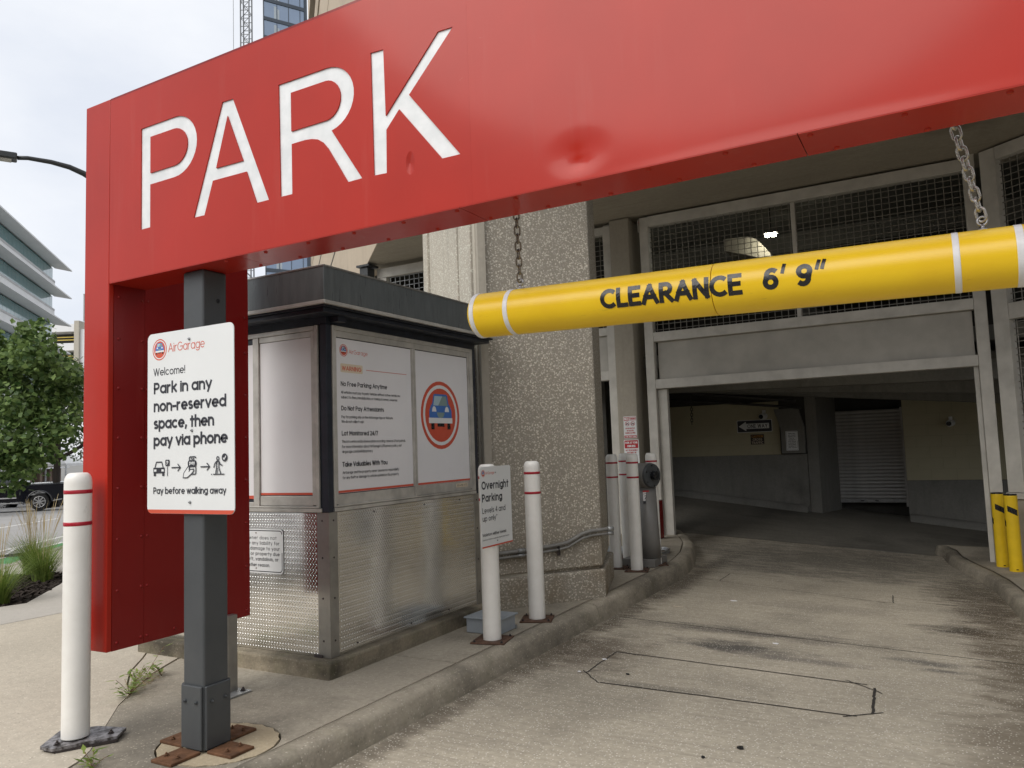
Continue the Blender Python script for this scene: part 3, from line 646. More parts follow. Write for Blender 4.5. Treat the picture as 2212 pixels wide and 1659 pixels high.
def cut(p, q, w_=.012):
    w_ *= .72; p, q = Vector(p), Vector(q); m = 14; pts = []
    for i in range(m+1):
        t = i/m; b = p.lerp(q, t); j = random.uniform(-.004, .004); pts.append((b.x+j, b.y+j))
    vs, fs = ribbon(pts, w_); mb = MB(); mb.add([(x, y, gz(x, y)+.004) for x, y in vs], fs)
    return mb.build('saw_cut', 'sealant', drive)
c1 = [(-2.256, 4.974), (-2.27, 5.575), (-.53, 5.475), (-.484, 5.415), (-.452, 4.884), (-.53, 4.80), (-2.08, 4.807)]
for p, q, w_ in ((c1[0], c1[1], .011), (c1[1], c1[2], .016), ((-.66, 5.53), (-.43, 5.31), .012), (c1[3], c1[4], .022), ((-.40, 4.93), (-.60, 4.76), .013), (c1[5], c1[6], .017), ((-2.09, 4.79), (-2.30, 5.02), .011), ((-2.31, 4.94), (-2.2, 5.06), .008), ((-2.27, 5.6), (-2.08, 5.545), .007)):
    cut(p, q, w_)
for p, q, w_ in (((-2.359, 9.009), (-2.369, 9.56), .012), ((-2.36, 9.0), (-.62, 8.66), .011), ((-.576, 9.16), (-.55, 8.682), .012), ((-.53, 8.7), (-.68, 8.66), .010)):
    cut(p, q, w_)

def sweep_curb(name, back, side, zf, mat, parent, prof):
    P = [Vector(p) for p in back]; mb = MB(); k = len(prof); vs = []
    for i, p in enumerate(P):
        d = (P[min(i+1, len(P)-1)]-P[max(i-1, 0)]).normalized(); nn = Vector((d.y, -d.x))*side
        for o_, z in prof:
            q = p+nn*o_; vs.append((q.x, q.y, zf(q.x, q.y, z)))
    fs = [(i*k+j, i*k+j+1, (i+1)*k+j+1, (i+1)*k+j) for i in range(len(P)-1) for j in range(k-1)]
    mb.add(vs, fs, True); mb.add([vs[j] for j in range(k)], [tuple(range(k))]); mb.add([vs[-k+j] for j in range(k)], [tuple(range(k-1, -1, -1))])
    return mb.build(name, mat, parent)
PROF = [(0.004, .05), (0.004, .136), (.05, .14), (.10, .137), (.128, .128), (.146, .10), (.158, .05), (.172, 0), (.176, -.08)]
def dens(pts, m=6):
    o_ = []
    for a, b in zip(pts[:-1], pts[1:]): o_ += [tuple(Vector(a).lerp(Vector(b), i/m)) for i in range(m)]
    return o_+[pts[-1]]
cb = struct(MB().box(-3.0, -2.98, 3, 8, -.3, -.1).build('curb', 'black_gap'))
zl = lambda x, y, z: z if z > .03 else z+gz(x, y)
nose = [(-3.9, 1.62), (-3.55, 1.66), (-3.28, 1.76), (-3.1, 1.93), (-2.99, 2.17), (-2.948, 2.45), (-2.94, 2.8)]
sweep_curb('kerbstone', dens(nose+[(-2.938, 4.0), (-2.935, 5.2), (-2.93, 6.44)]), 1, zl, 'curb', cb, PROF)
sweep_curb('kerbstone', dens([(-2.93, 6.452), (-2.935, 7.5), (-2.94, 8.9), (-2.99, 9.4), (-3.075, 9.9)]), 1, zl, 'curb', cb, PROF)
sweep_curb('kerbstone', dens([(-3.078, 9.912), (-3.19, 10.35), (-3.32, 10.83), (-3.56, 11.46), (-3.9, 12.2), (-4.4, 12.9)]), 1, zl, 'curb', cb, PROF)
# right kerb and pavement
rb = [(-.05, 12.7), (.06, 12.45), (.12, 12.0), (.26, 11.45), (.42, 10.9), (.54, 10.3), (.62, 9.5), (.68, 8.4), (.72, 7), (.74, 4), (.75, 0), (.75, -6)]
rbz = lambda x, y, z: gz(x, y)+z*.85
cr = struct(MB().box(.9, .95, 3, 8, -.5, -.4).build('curb', 'black_gap'))
sweep_curb('kerbstone', dens([(.45, 12.85), (.12, 12.75)]+rb[:4]), 1, rbz, 'curb', cr, PROF)
sweep_curb('kerbstone', dens([(.265, 11.44)]+rb[4:]), 1, rbz, 'curb', cr, PROF)
rp_ = [(x+.006, y) for x, y in rb]
mb = MB(); m = dens(rp_, 4)
vs = []
for x, y in m:
    for xx in (x, lerp(x, 4, .3), 9): vs.append((xx, y, gz(x, y)+.118))
mb.add(vs, [(i*3+j, i*3+j+1, (i+1)*3+j+1, (i+1)*3+j) for i in range(len(m)-1) for j in range(2)], True)
struct(mb.build('side_pavement', 'island'))
# garage floor behind the gate
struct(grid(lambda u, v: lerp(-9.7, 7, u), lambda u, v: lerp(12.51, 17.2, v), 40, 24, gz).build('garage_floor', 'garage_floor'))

# ------------------------------------------------------------------ the parking garage
GY = 11.6
garage = thing('parking_garage', 'grey concrete parking garage with deep overhang, aggregate pier and dark ramp entrance', 'building', (-3.2, 7, .135))
E_ = Vector((-.72, .69)).normalized(); EN = Vector((-.69, -.72)).normalized()        # street front direction and outward normal
PROW = Vector((-3.60, 5.87))
def eb(t, out_=0): return tuple(PROW+E_*t+EN*out_)
# pier: aggregate face towards the driveway, pale face towards the street
pr_r = (-2.862, 6.79)
pier_poly = [pr_r, (-3.575, 5.93), (-4.2, 7.9), (-3.25, 7.9)]
MB().prism([(x, y) for x, y in pier_poly], .425, 5.2).build('pier_shaft', 'aggregate', garage, True, .012)
MB().prism([(-2.90, 6.80), (-3.58, 5.98), (-4.2, 7.85), (-3.25, 7.85)], .39, .43).build('pier_groove', 'aggregate', garage)
MB().prism([(-2.835, 6.78), (-3.565, 5.90), (-4.2, 7.9), (-3.2, 7.9)], .12, .395).build('pier_base', 'aggregate', garage, True, .018)
for i, (t0, t1, o0) in enumerate(((.06, .14, -.02), (.16, .62, .0), (.635, 1.35, .015), (1.36, 2.05, .0), (2.06, 2.3, .03))):
    MB().prism([eb(t0, o0), eb(t1, o0), eb(t1, -.5), eb(t0, -.5)], .135, 5.2).build('pier_panel', 'aggregate_light' if i else 'precast', garage, True, .01)
MB().prism([eb(-.02, -.03), eb(.05, -.03), eb(.05, -.1), eb(-.02, -.1)], .135, 5.2).build('pier_joint', 'post_concrete', garage)
# overhang slab and street front
slab([[eb(0, .0), eb(8.45, 0), (-9.4, 12.2), (9, 12.2), (9, 5.9)]], 5.17, 6.4, 'overhang_slab', 'soffit', garage)
for t0, t1, z0, z1, m_, o_ in ((-.3, 30, 5.17, 10.35, 'precast_beige', .02), (8.8, 30, 10.42, 15.6, 'precast_beige', .02), (8.8, 30, 15.67, 18.1, 'precast_beige', .02), (8.8, 30, 18.1, 18.6, 'interior_dark', -.6), (8.8, 30, 18.6, 19.7, 'precast_beige', .02), (8.8, 30, 19.7, 22.2, 'interior_dark', -.6), (8.8, 30, 22.2, 25.0, 'precast_beige', .02), (8.8, 30, 25.0, 27.7, 'interior_dark', -.6), (8.8, 30, 27.7, 32, 'precast_beige', .02)):
    for a in ([t0] if t1 < 9 else [t0, 14, 22]):
        b = {t0: min(14, t1), 14: 22, 22: t1}[a] if t1 > 9 else t1
        MB().prism([eb(a+.01, o_), eb(b-.01, o_), eb(b-.01, o_-.35), eb(a+.01, o_-.35)], z0+.01, z1-.01).build('spandrel_panel', m_, garage)
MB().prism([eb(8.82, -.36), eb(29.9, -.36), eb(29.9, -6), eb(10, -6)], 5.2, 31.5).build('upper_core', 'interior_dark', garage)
for k_, z in enumerate((7.4, 9.0)):
    MB().prism([eb(-.2, .03), eb(30, .03), eb(30, .02), eb(-.2, .02)], z, z+.07).build('spandrel_groove', 'interior_dark', garage)
# free concrete post beside the gate
MB().box(-4.47, -4.14, GY-.12, GY+.9, .1, 5.16).build('gate_post', 'post_concrete', garage, True, .02)
MB().box(-4.62, -4.47, GY+.0, GY+.3, .1, 5.14).build('gate_post', 'gate_paint', garage, True, .01)
# interior shell
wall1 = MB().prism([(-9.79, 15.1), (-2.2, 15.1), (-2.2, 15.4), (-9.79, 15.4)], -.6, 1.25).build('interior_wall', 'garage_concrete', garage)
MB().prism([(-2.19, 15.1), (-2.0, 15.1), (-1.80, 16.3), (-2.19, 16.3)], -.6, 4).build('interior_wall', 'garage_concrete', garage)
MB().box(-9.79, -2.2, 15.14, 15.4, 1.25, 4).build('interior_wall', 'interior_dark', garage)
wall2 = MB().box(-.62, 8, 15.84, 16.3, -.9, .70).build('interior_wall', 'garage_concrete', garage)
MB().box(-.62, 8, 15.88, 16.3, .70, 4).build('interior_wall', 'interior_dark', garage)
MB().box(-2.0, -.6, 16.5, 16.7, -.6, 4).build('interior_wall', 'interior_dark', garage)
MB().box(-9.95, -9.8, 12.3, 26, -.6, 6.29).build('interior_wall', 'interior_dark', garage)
MB().box(-5.1, -5.0, 12.3, 15.1, -.3, 5.1).build('interior_wall', 'interior_dark', garage)  # dividing wall added to keep side light out of the ramp
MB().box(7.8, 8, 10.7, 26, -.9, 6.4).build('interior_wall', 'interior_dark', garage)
blk = MB().box(0, .3985, 0, .03, 0, .1985).mesh('wall_block', M['block'])
for r in range(5):
    x = -5.6+(.2 if r % 2 else 0)
    while x < -2.75:
        wdt = min(.3985, -2.66-x)
        if wdt > .1:
            o = link('wall_block', blk, wall1); o.location = (x, 15.105, 1.253+r*.2); o.scale = (wdt/.3985, 1, 1)
        x += .4
for r in range(8):
    x = -.615-(.2 if r % 2 else 0)
    while x < 1.6:
        x0 = max(x, -.615); wdt = x+.3985-x0
        o = link('wall_block', blk, wall2); o.location = (x0, 15.846, .705+r*.2); o.scale = (wdt/.3985, 1, 1)
        x += .4
# low kerbs at the foot of the inside walls
for x0, x1, y in ((-7, -2.22, 14.85), (-.6, 5, 15.55)):
    mb = MB(); m = 12; vs = []
    for i in range(m+1):
        x = lerp(x0, x1, i/m); z = gz(x, y)
        vs += [(x, y, z-.1), (x, y+.03, z+.10), (x, y+.3, z+.12)]
    mb.add(vs, [(i*3+j, i*3+j+3, i*3+j+4, i*3+j+1) for i in range(m) for j in range(2)], True); mb.build('wall_kerb', 'garage_concrete', garage)
# sloping ramp ceiling with beams
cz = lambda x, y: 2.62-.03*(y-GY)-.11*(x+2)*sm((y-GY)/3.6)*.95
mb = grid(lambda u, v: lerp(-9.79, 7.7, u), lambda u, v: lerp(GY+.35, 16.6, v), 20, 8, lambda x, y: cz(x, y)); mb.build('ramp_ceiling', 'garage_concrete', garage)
for y in (12.7, 13.75, 14.7):
    mb = MB(); vs = []
    for i in range(21):
        x = lerp(-9.79, 7.7, i/20); z = cz(x, y); vs += [(x, y-.22, z+.02), (x, y-.15, z-.25), (x, y+.15, z-.25), (x, y+.22, z+.02)]
    mb.add(vs, [(i*4+j, i*4+j+1, i*4+j+5, i*4+j+4) for i in range(20) for j in range(3)]); mb.build('ceiling_beam', 'garage_concrete', garage)
MB().box(-1.9, 2.5, GY+1.2, GY+1.3, 2.40, 2.47).build('red_beam', 'maroon', garage)
# level above: floor, ceiling, back wall, one lit luminaire beside a haunched beam
MB().box(-9.79, 8, GY+.3, 26, 2.75, 2.95).build('deck_slab', 'garage_concrete', garage)
MB().box(-9.79, 8, 12.25, 26, 6.30, 6.5).build('deck_slab', 'garage_concrete', garage)
MB().box(-9.79, 8, 26, 26.3, 2.5, 6.4).build('interior_wall', 'interior_dark', garage)
for y in (18.5, 22): MB().box(-9.79, 8, y, y+.5, 5.85, 6.29).build('deck_beam', 'garage_concrete', garage)
# unseen wing added right of the driveway, darkens the booth plate reflection
for y0, y1 in ((-2, 1.48), (1.5, 4.98), (5.0, 8.4)): MB().box(4.72, 5.0, y0, y1, -.4, 3.3).build('added_wing_panel', 'post_concrete', garage, True, .01)
for y0 in (-1.4, 2.1, 5.6): MB().box(4.70, 4.719, y0, y0+2.2, 1.0, 2.4).build('added_wing_opening', 'interior_dark', garage)
# screens and gate frames
def wires(mb, x0, x1, z0, z1, y, px, pz, r=.004, T=None):
    T = T or (lambda x, y, z: (x, y, z))
    x = x0+px*.5
    while x < x1:
        a, b = T(x, y, z0), T(x, y, z1); mb.beam(a, b, 2*r, 2*r, (0, 1, .01)); x += px
    z = z0+pz*.5
    while z < z1:
        a, b = T(x0, y+.008, z), T(x1, y+.008, z); mb.beam(a, b, 2*r, 2*r, (0, .01, 1)); z += pz
gt = thing('entrance_portal_frame', 'light grey steel portal frame with mesh screen and blank panel over ramp entrance', 'gate frame', (-1.7, GY, .1))
bx = lambda n, m_, x0, x1, z0, z1, y0=GY-.05, y1=GY+.1, bv=.006: MB().box(x0, x1, y0, y1, z0, z1).build(n, m_, gt, True, bv)
bx('jamb', 'gate_paint', -3.985, -3.845, .1, 5.13); bx('jamb', 'gate_paint', .478, .62, -.3, 5.2)
bx('jamb_return', 'gate_paint', -3.84, -3.69, .1, 2.385, GY+.02, GY+.12); bx('jamb_return', 'gate_paint', .42, .476, -.3, 2.395, GY+.01, GY+.1)
bx('head_rail', 'gate_paint', -3.843, .476, 4.972, 5.135); bx('lintel_rail', 'gate_paint', -3.843, .476, 2.39, 2.535); bx('middle_rail', 'gate_paint', -3.843, .476, 3.13, 3.275)
bx('blank_panel', 'gate_panel', -3.80, .45, 2.54, 3.125, GY+.03, GY+.05, 0)
bx('bracket', 'gate_paint', -4.0, -3.99, 4.9, 5.1, GY-.08, GY+.1); bx('mullion', 'gate_paint', -1.70, -1.64, 3.276, 4.97, GY+.02, GY+.08)
mb = MB(); wires(mb, -3.84, .476, 3.28, 4.97, GY+.03, .094, .083, .0042); stuff(mb.build('wire_mesh', 'wire', gt))
gl = thing('side_screen_frame', 'narrow grey framed mesh screen between aggregate pier and concrete gate post', 'screen', (-4.9, GY, .1))
def lb(n, m_, x0, x1, z0, z1, y0=GY-.04, y1=GY+.08): return MB().box(x0, x1, y0, y1, z0, z1).build(n, m_, gl, True, .005)
lb('stile', 'gate_paint', -4.615, -4.475, .14, 5.1, GY-.05); lb('head_rail', 'gate_paint', -7.0, -4.617, 4.97, 5.1); lb('middle_rail', 'gate_paint', -7.0, -4.617, 3.31, 3.44)
lb('blank_panel', 'gate_panel', -7.0, -4.64, 2.74, 3.305, GY+.02, GY+.04); lb('lintel_rail', 'gate_paint', -7.0, -4.617, 2.585, 2.735); lb('stile', 'gate_paint', -7.15, -7.005, .14, 5.1)
mb = MB(); wires(mb, -7.0, -4.62, 3.445, 4.965, GY+.02, .094, .083, .0042); stuff(mb.build('wire_mesh', 'wire', gl))
gs = thing('street_screen_frame', 'grey framed mesh screen high behind the booth roof at street side', 'screen', (-8, GY, .1))
def ls(n, m_, x0, x1, z0, z1, y0=GY-.04, y1=GY+.08): return MB().box(x0, x1, y0, y1, z0, z1).build(n, m_, gs, True, .005)
ls('head_rail', 'gate_paint', -9.3, -7.16, 4.90, 5.08); ls('stile', 'gate_paint', -9.3, -9.08, .14, 4.895); ls('lintel_rail', 'gate_paint', -9.075, -7.16, 2.6, 2.74)
mb = MB(); wires(mb, -9.07, -7.16, 2.75, 4.89, GY+.02, .11, .095, .005); stuff(mb.build('wire_mesh', 'zinc_dull', gs))
# angled bay on the right
AB = Vector((.70, 11.5)); AD = Vector((.79, -.61)).normalized()
def ab(s_, y, z): p = AB+AD*s_+Vector((AD.y, -AD.x))*(-(y)); return (p.x, p.y, z)
ga = thing('angled_screen_frame', 'grey framed mesh screen standing at an angle at right of entrance', 'screen', (.7, 11.5, .1))
def la(n, m_, s0, s1, z0, z1, y0=-.05, y1=.07):
    P_ = [ab(s0, y0, 0)[:2], ab(s1, y0, 0)[:2], ab(s1, y1, 0)[:2], ab(s0, y1, 0)[:2]]
    return MB().prism(P_, z0, z1).build(n, m_, ga, True, .005)
la('stile', 'gate_paint', 0, .20, .78, 5.14); la('head_rail', 'gate_paint', .205, 5, 4.98, 5.14); la('middle_rail', 'gate_paint', .205, 5, 2.93, 3.13); la('sill_rail', 'gate_paint', -.02, 5, .70, .775, -.07, .09)
la('base_wall', 'post_concrete', 0, 5, -.6, .695, -.04, .2); la('stile', 'gate_paint', 2.6, 2.76, .78, 4.975)
mb = MB(); wires(mb, .205, 2.595, 3.135, 4.975, .02, .094, .083, .0042, ab); wires(mb, .205, 2.595, .78, 2.925, .02, .094, .083, .0042, ab); stuff(mb.build('wire_mesh', 'wire', ga))

# ------------------------------------------------------------------ red PARK gantry
SY = 2.54; BZ0, BZ1 = 2.515, 3.54
park = thing('parking_gantry_sign', 'big red metal gantry sign with white cut-out PARK letters over driveway', 'sign', (-3.3, 2.7, .135))
def V2(pts): return [(x, z) for x, z in pts]
let = {}
let['P'] = ([(-3.614, 3.318)]+arc(-3.345, 3.158, .172, .16, 90, -90, 16)+[(-3.537, 2.998), (-3.537, 2.768), (-3.614, 2.768)], [(-3.537, 3.256)]+arc(-3.35, 3.158, .104, .098, 90, -90, 14)+[(-3.537, 3.06)])
let['A'] = ([(-2.988, 3.305), (-2.912, 3.303), (-2.674, 2.75), (-2.755, 2.75), (-2.822, 2.917), (-3.057, 2.92), (-3.119, 2.757), (-3.199, 2.758)], [(-2.951, 3.225), (-2.845, 2.976), (-3.034, 2.979)])
let['R'] = ([(-2.605, 3.29)]+arc(-2.31, 3.139, .16, .15, 90, -80, 16)+[(-2.255, 2.95), (-2.113, 2.738), (-2.193, 2.737), (-2.275, 2.868), (-2.305, 2.915), (-2.335, 2.95), (-2.365, 2.97), (-2.40, 2.98), (-2.44, 2.985), (-2.525, 2.985), (-2.525, 2.748), (-2.599, 2.749)], [(-2.527, 3.231)]+arc(-2.315, 3.138, .087, .092, 90, -90, 14)+[(-2.527, 3.046)])
let['K'] = ([(-2.053, 3.286), (-1.983, 3.282), (-1.978, 2.985), (-1.699, 3.275), (-1.624, 3.273), (-1.853, 3.044), (-1.607, 2.733), (-1.695, 2.734), (-1.906, 2.995), (-1.976, 2.922), (-1.979, 2.733), (-2.048, 2.736)], None)
def plateXZ(outl, y0, th, name, mat, parent, bevel=0):
    vs, fs = fill2d(outl, th); mb = MB(); mb.add([(x, y0+th/2-z, zz) for x, zz, z in vs], fs); return mb.build(name, mat, parent, True, bevel)
outl = [[(-3.879, BZ0+.004), (-1.5572, BZ0+.004), (-1.5572, BZ1), (-3.879, BZ1)]]
for a, b in let.values():
    outl.append(a)
    if b: outl.append(b)
plateXZ(outl, SY, .006, 'face_panel', 'red', park)
for ch, (a, b) in let.items():
    o = plateXZ([a]+([b] if b else []), SY+.0063, .002, 'letter', 'white_acrylic', park); o['label'] = 'white acrylic letter '+ch
# right-hand face panel with a real dent
def dent(x, z):
    d = hypot((x+1.10)/.15, (z-2.62)/.10); e = hypot((x+1.095)/.045, (z-2.585)/.03); f = hypot((x+.3)/.9, (z-3.1)/.7)
    return .0075*max(0, 1-d)**1.6+.009*max(0, 1-e)+.006*math.exp(-f*f*2)+.004*sin(x*2.3)*sin((z-2.5)*3)*min(1, max(0, (x+1.557)*2))
mb = MB(); nx, nz_ = 150, 46; vs = []
for j in range(nz_+1):
    for i in range(nx+1):
        x = lerp(-1.557, 2.6, (i/nx)**1.35); z = lerp(BZ0+.004, BZ1, (j/nz_)**1.3); e = min(1, (z-BZ0)/.03)
        vs.append((x, SY+dent(x, z)*e, z))
mb.add(vs, [(j*(nx+1)+i, j*(nx+1)+i+1, (j+1)*(nx+1)+i+1, (j+1)*(nx+1)+i) for j in range(nz_) for i in range(nx)], True); mb.build('face_panel', 'red', park)
MB().box(-3.879, 2.6, SY+.03, SY+.22, BZ0+.03, BZ1-.002).build('beam_core', 'red_dark', park)
MB().box(-3.88, 2.6, SY+.001, SY+.225, BZ1+.001, BZ1+.012).build('top_cap', 'red_dark', park)
for x0, x1 in ((-3.877, -2.9), (-2.897, -1.62), (-1.617, -.336), (-.333, 1.0), (1.003, 2.6)):
    MB().box(x0, x1, SY+.001, SY+.222, BZ0, BZ0+.012).build('soffit_panel', 'red', park)
# leg: front strip and wide side panel in two sheets
LX0, LX1 = -4.10, -3.882
mb = MB(); mb.add([(LX0, SY, .56), (LX1, SY, .562), (LX1, SY, BZ1+.012), (LX0, SY, BZ1+.012), (LX0, SY+.03, .56), (LX1, SY+.03, .562), (LX1, SY+.03, BZ1+.012), (LX0, SY+.03, BZ1+.012)],
                  [(0, 1, 2, 3), (4, 7, 6, 5), (0, 4, 5, 1), (3, 2, 6, 7), (0, 3, 7, 4), (1, 5, 6, 2)]); mb.build('leg_front', 'red', park, True, .004)
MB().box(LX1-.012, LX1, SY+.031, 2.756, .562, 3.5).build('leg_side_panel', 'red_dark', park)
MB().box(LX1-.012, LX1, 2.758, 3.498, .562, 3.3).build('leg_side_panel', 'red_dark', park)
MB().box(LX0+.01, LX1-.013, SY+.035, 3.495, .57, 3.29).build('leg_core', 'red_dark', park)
rv2 = MB().lathe([(.0095, 0), (.009, .003), (.006, .006), (.0, .007)], 10, cap=False).mesh('rivet', M['red'])
rv = MB().lathe([(.0095, 0), (.009, .003), (.006, .006), (.0, .007)], 10, cap=False).mesh('rivet', M['red_dark'])
def rivet(loc, rot):
    o = link('rivet', rv2 if rot[0] else rv, park); o.matrix_parent_inverse = base_mat(park).inverted(); o.location = loc; o.rotation_euler = rot
for z in (.60, .87, 1.14, 1.41, 1.68, 1.95, 2.22, 2.45):
    for y in (SY+.06, 2.74, 2.776, 3.47): rivet((LX1, y, z), (0, radians(90), 0))
for y in (2.95, 3.2): rivet((LX1, y, .60), (0, radians(90), 0))
x = -3.0
while x < .6:
    for y in (SY+.03, SY+.195): rivet((x+(.06 if y > 2.6 else 0), y, BZ0), (radians(180), 0, 0))
    x += .27
# second support under the leg
MB().box(-3.94, -3.84, 3.285, 3.363, .14, .60).build('leg_support', 'steel_trim', park, True, .006)
MB().box(-4.05, -3.765, 3.225, 3.40, .136, .148).build('support_plate', 'zinc_dull', park, True, .003)
bolt_me = None
def bolt(parent, loc, s_=1.0, mat='rust', world=True, rot=(0, 0, 0)):
    me = bolt_cache.get(mat)
    if me is None:
        mb = MB(); mb.lathe([(.021, 0), (.021, .004)], 14); mb.lathe([(.0145, .004), (.0145, .016)], 6); mb.lathe([(.008, .016), (.0075, .028)], 10)
        me = bolt_cache[mat] = mb.mesh('bolt', M[mat])
    o = link('bolt', me, parent, world); o.location = loc; o.scale = (s_, s_, s_); o.rotation_euler = rot; return o
bolt_cache = {}
bolt(park, (-3.80, 3.365, .148), .8, 'rust_dark')
# main grey post
PX0, PX1, PY0, PY1 = -3.366, -3.214, 2.607, 2.757
MB().box(PX0, PX1, PY0, PY1, .14, BZ0-.001).build('post', 'grey_post', park, True, .012, 3)
MB().cyl((PX1-.003, 2.70, 2.36), (PX1+.002, 2.70, 2.36), .012, n=14).build('post_hole', 'black', park)
def angle_bracket(cx, cy, nx_, ny_, wdt=.145):
    n_ = Vector((nx_, ny_, 0)); t_ = Vector((-ny_, nx_, 0)); c = Vector((cx, cy, 0))
    mb = MB(); mb.obox(c+n_*.008+Z*(.135+.165), n_*.007, t_*wdt/2, Z*.150)
    up_ = mb.build('bracket_upright', 'grey_post', park, True, .005)
    mb = MB(); mb.obox(c+n_*.098+Z*.143, n_*.083, t_*wdt/2, Z*.0075); fl = mb.build('bracket_foot', 'rust', park, True, .004)
    for s_ in (-1, 1):
        bolt(park, c+n_*.12+t_*s_*.04+Z*.150, .62, 'rust')
        q = bolt(park, c+n_*.016+t_*s_*.04+Z*.375, .5, 'grey_post'); q.rotation_euler = n_.to_track_quat('Z', 'Y').to_euler()
cx_, cy_ = (PX0+PX1)/2, (PY0+PY1)/2
angle_bracket(cx_, PY0, 0, -1); angle_bracket(PX1, cy_, 1, 0); angle_bracket(cx_, PY1, 0, 1); angle_bracket(PX0, cy_, -1, 0)

# ------------------------------------------------------------------ pay-by-phone board on the post
ws = thing('pay_instruction_board', 'tall white board saying park in any non-reserved space, bolted to grey post', 'sign', (-3.294, 2.585, 1.28))
WC = (-3.292, 1.747)
def boardXZ(par, cx, cz_, wd, hh, y, r, name='board', mat='white_sign', th=.004):
    vs, fs = fill2d([rrect(cx-wd/2, cx+wd/2, cz_-hh/2, cz_+hh/2, r)], th); mb = MB(); mb.add([(x, y+th/2-z, zz) for x, zz, z in vs], fs); return mb.build(name, mat, par)
boardXZ(ws, WC[0], WC[1], .648, .93, 2.586, .032)
MB().box(PX0+.02, PX1-.02, 2.5905, 2.606, 1.35, 2.12).build('mounting_spacer', 'grey_post', ws)
sh = Sheet((WC[0], 2.586, WC[1]), (1, 0, 0), (0, 0, 1))
sh.n = Vector((0, -1, 0))
sh.poly('orange_red', arc(-.292, -.433, .0315, .0315, 203, 270, 5)+arc(.292, -.433, .0315, .0315, 270, 337, 5))
car_logo(sh, -.228, .378, .056)
sh.text('orange_pale', 'AirGarage', -.160, .359, .046, .276, .10)
sh.text('ink', 'Welcome!', -.276, .242, .040, .246, .13)
for t, y, wd in (('Park in any', .148, .442), ('non-reserved', .055, .543), ('space, then', -.034, .456), ('pay via phone', -.122, .552)): sh.text('ink', t, -.273, y, .060, wd, .20, .05)
sh.text('ink', 'Pay before walking away', -.273, -.366, .034, .54, .16)
iy = -.012
# icons: car and parking post, arrow, hand with phone, arrow, walking figure with tick
sh.stroke('ink', [(-.262, -.222+iy), (-.25, -.192+iy), (-.208, -.192+iy), (-.196, -.222+iy)], .006)
sh.rect('ink', -.273, -.185, -.249+iy, -.220+iy); sh.rect('ink', -.270, -.254, -.263+iy, -.249+iy); sh.rect('ink', -.204, -.188, -.263+iy, -.249+iy)
sh.rect('white_sign', -.267, -.249, -.240+iy, -.229+iy); sh.rect('white_sign', -.209, -.191, -.240+iy, -.229+iy)
sh.poly('ink', rrect(-.179, -.147, -.213+iy, -.181+iy, .005)); sh.text('white_sign', 'P', -.169, -.207+iy, .02, .012, .22); sh.stroke('ink', [(-.163, -.213+iy), (-.163, -.264+iy)], .004)
for x0, x1 in ((-.131, -.064), (.086, .152)):
    sh.stroke('ink', [(x0, -.222+iy), (x1, -.222+iy)], .006); sh.stroke('ink', [(x1-.02, -.204+iy), (x1, -.222+iy), (x1-.02, -.240+iy)], .006)
sh.stroke('ink', rrect(.004, .052, -.257+iy, -.171+iy, .008)+[(.052, -.22+iy)], .006); sh.stroke('ink', [(.018, -.176+iy), (.02, -.182+iy), (.036, -.182+iy), (.038, -.176+iy)], .005)
sh.poly('white_sign', [(-.042, -.274+iy), (-.012, -.274+iy), (.02, -.255+iy), (.036, -.242+iy), (.02, -.233+iy), (.002, -.243+iy), (-.002, -.222+iy), (-.036, -.25+iy)])
sh.stroke('ink', [(-.002, -.216+iy), (-.036, -.25+iy), (-.042, -.274+iy), (-.012, -.274+iy), (.02, -.255+iy), (.038, -.24+iy), (.036, -.232+iy), (.012, -.234+iy), (.0, -.246+iy)], .005)
sh.poly('ink', rrect(-.007, .057, -.222+iy, -.187+iy, .015)); sh.text('white_sign', 'pay', .025, -.209+iy, .018, .040, .2, .15, 'c')
sh.stroke('ink', arc(.211, -.183+iy, .0085, .0085, 0, 360, 12), .005)
sh.stroke('ink', [(.182, -.228+iy), (.19, -.208+iy), (.203, -.197+iy), (.219, -.197+iy), (.228, -.212+iy), (.243, -.218+iy)], .006)
sh.stroke('ink', [(.203, -.199+iy), (.202, -.226+iy), (.195, -.257+iy)], .006); sh.stroke('ink', [(.219, -.199+iy), (.218, -.228+iy), (.231, -.257+iy)], .006); sh.stroke('ink', [(.210, -.23+iy), (.207, -.257+iy)], .004)
sh.stroke('ink', [(.178, -.260+iy), (.257, -.260+iy)], .005); sh.stroke('ink', [(.163, -.260+iy), (.170, -.260+iy)], .005)
sh.disc('ink', .259, -.180+iy, .0195); sh.stroke('white_sign', [(.249, -.181+iy), (.256, -.189+iy), (.269, -.172+iy)], .005)
sh.build({'orange_red': 'logo_and_stripe', 'orange_pale': 'brand_lettering', 'ink': 'lettering', 'white_sign': 'white_print', 'black': 'logo_tyres', 'blue_print': 'logo_car', 'glass_print': 'logo_glass', 'glass_print_dark': 'logo_grille'}, ws)
for x, z in ((.003, .412), (.022, -.052), (.008, -.408)): bolt(ws, (WC[0]+x, 2.585, WC[1]+z), .38, 'zinc', True, (radians(90), 0, 0))

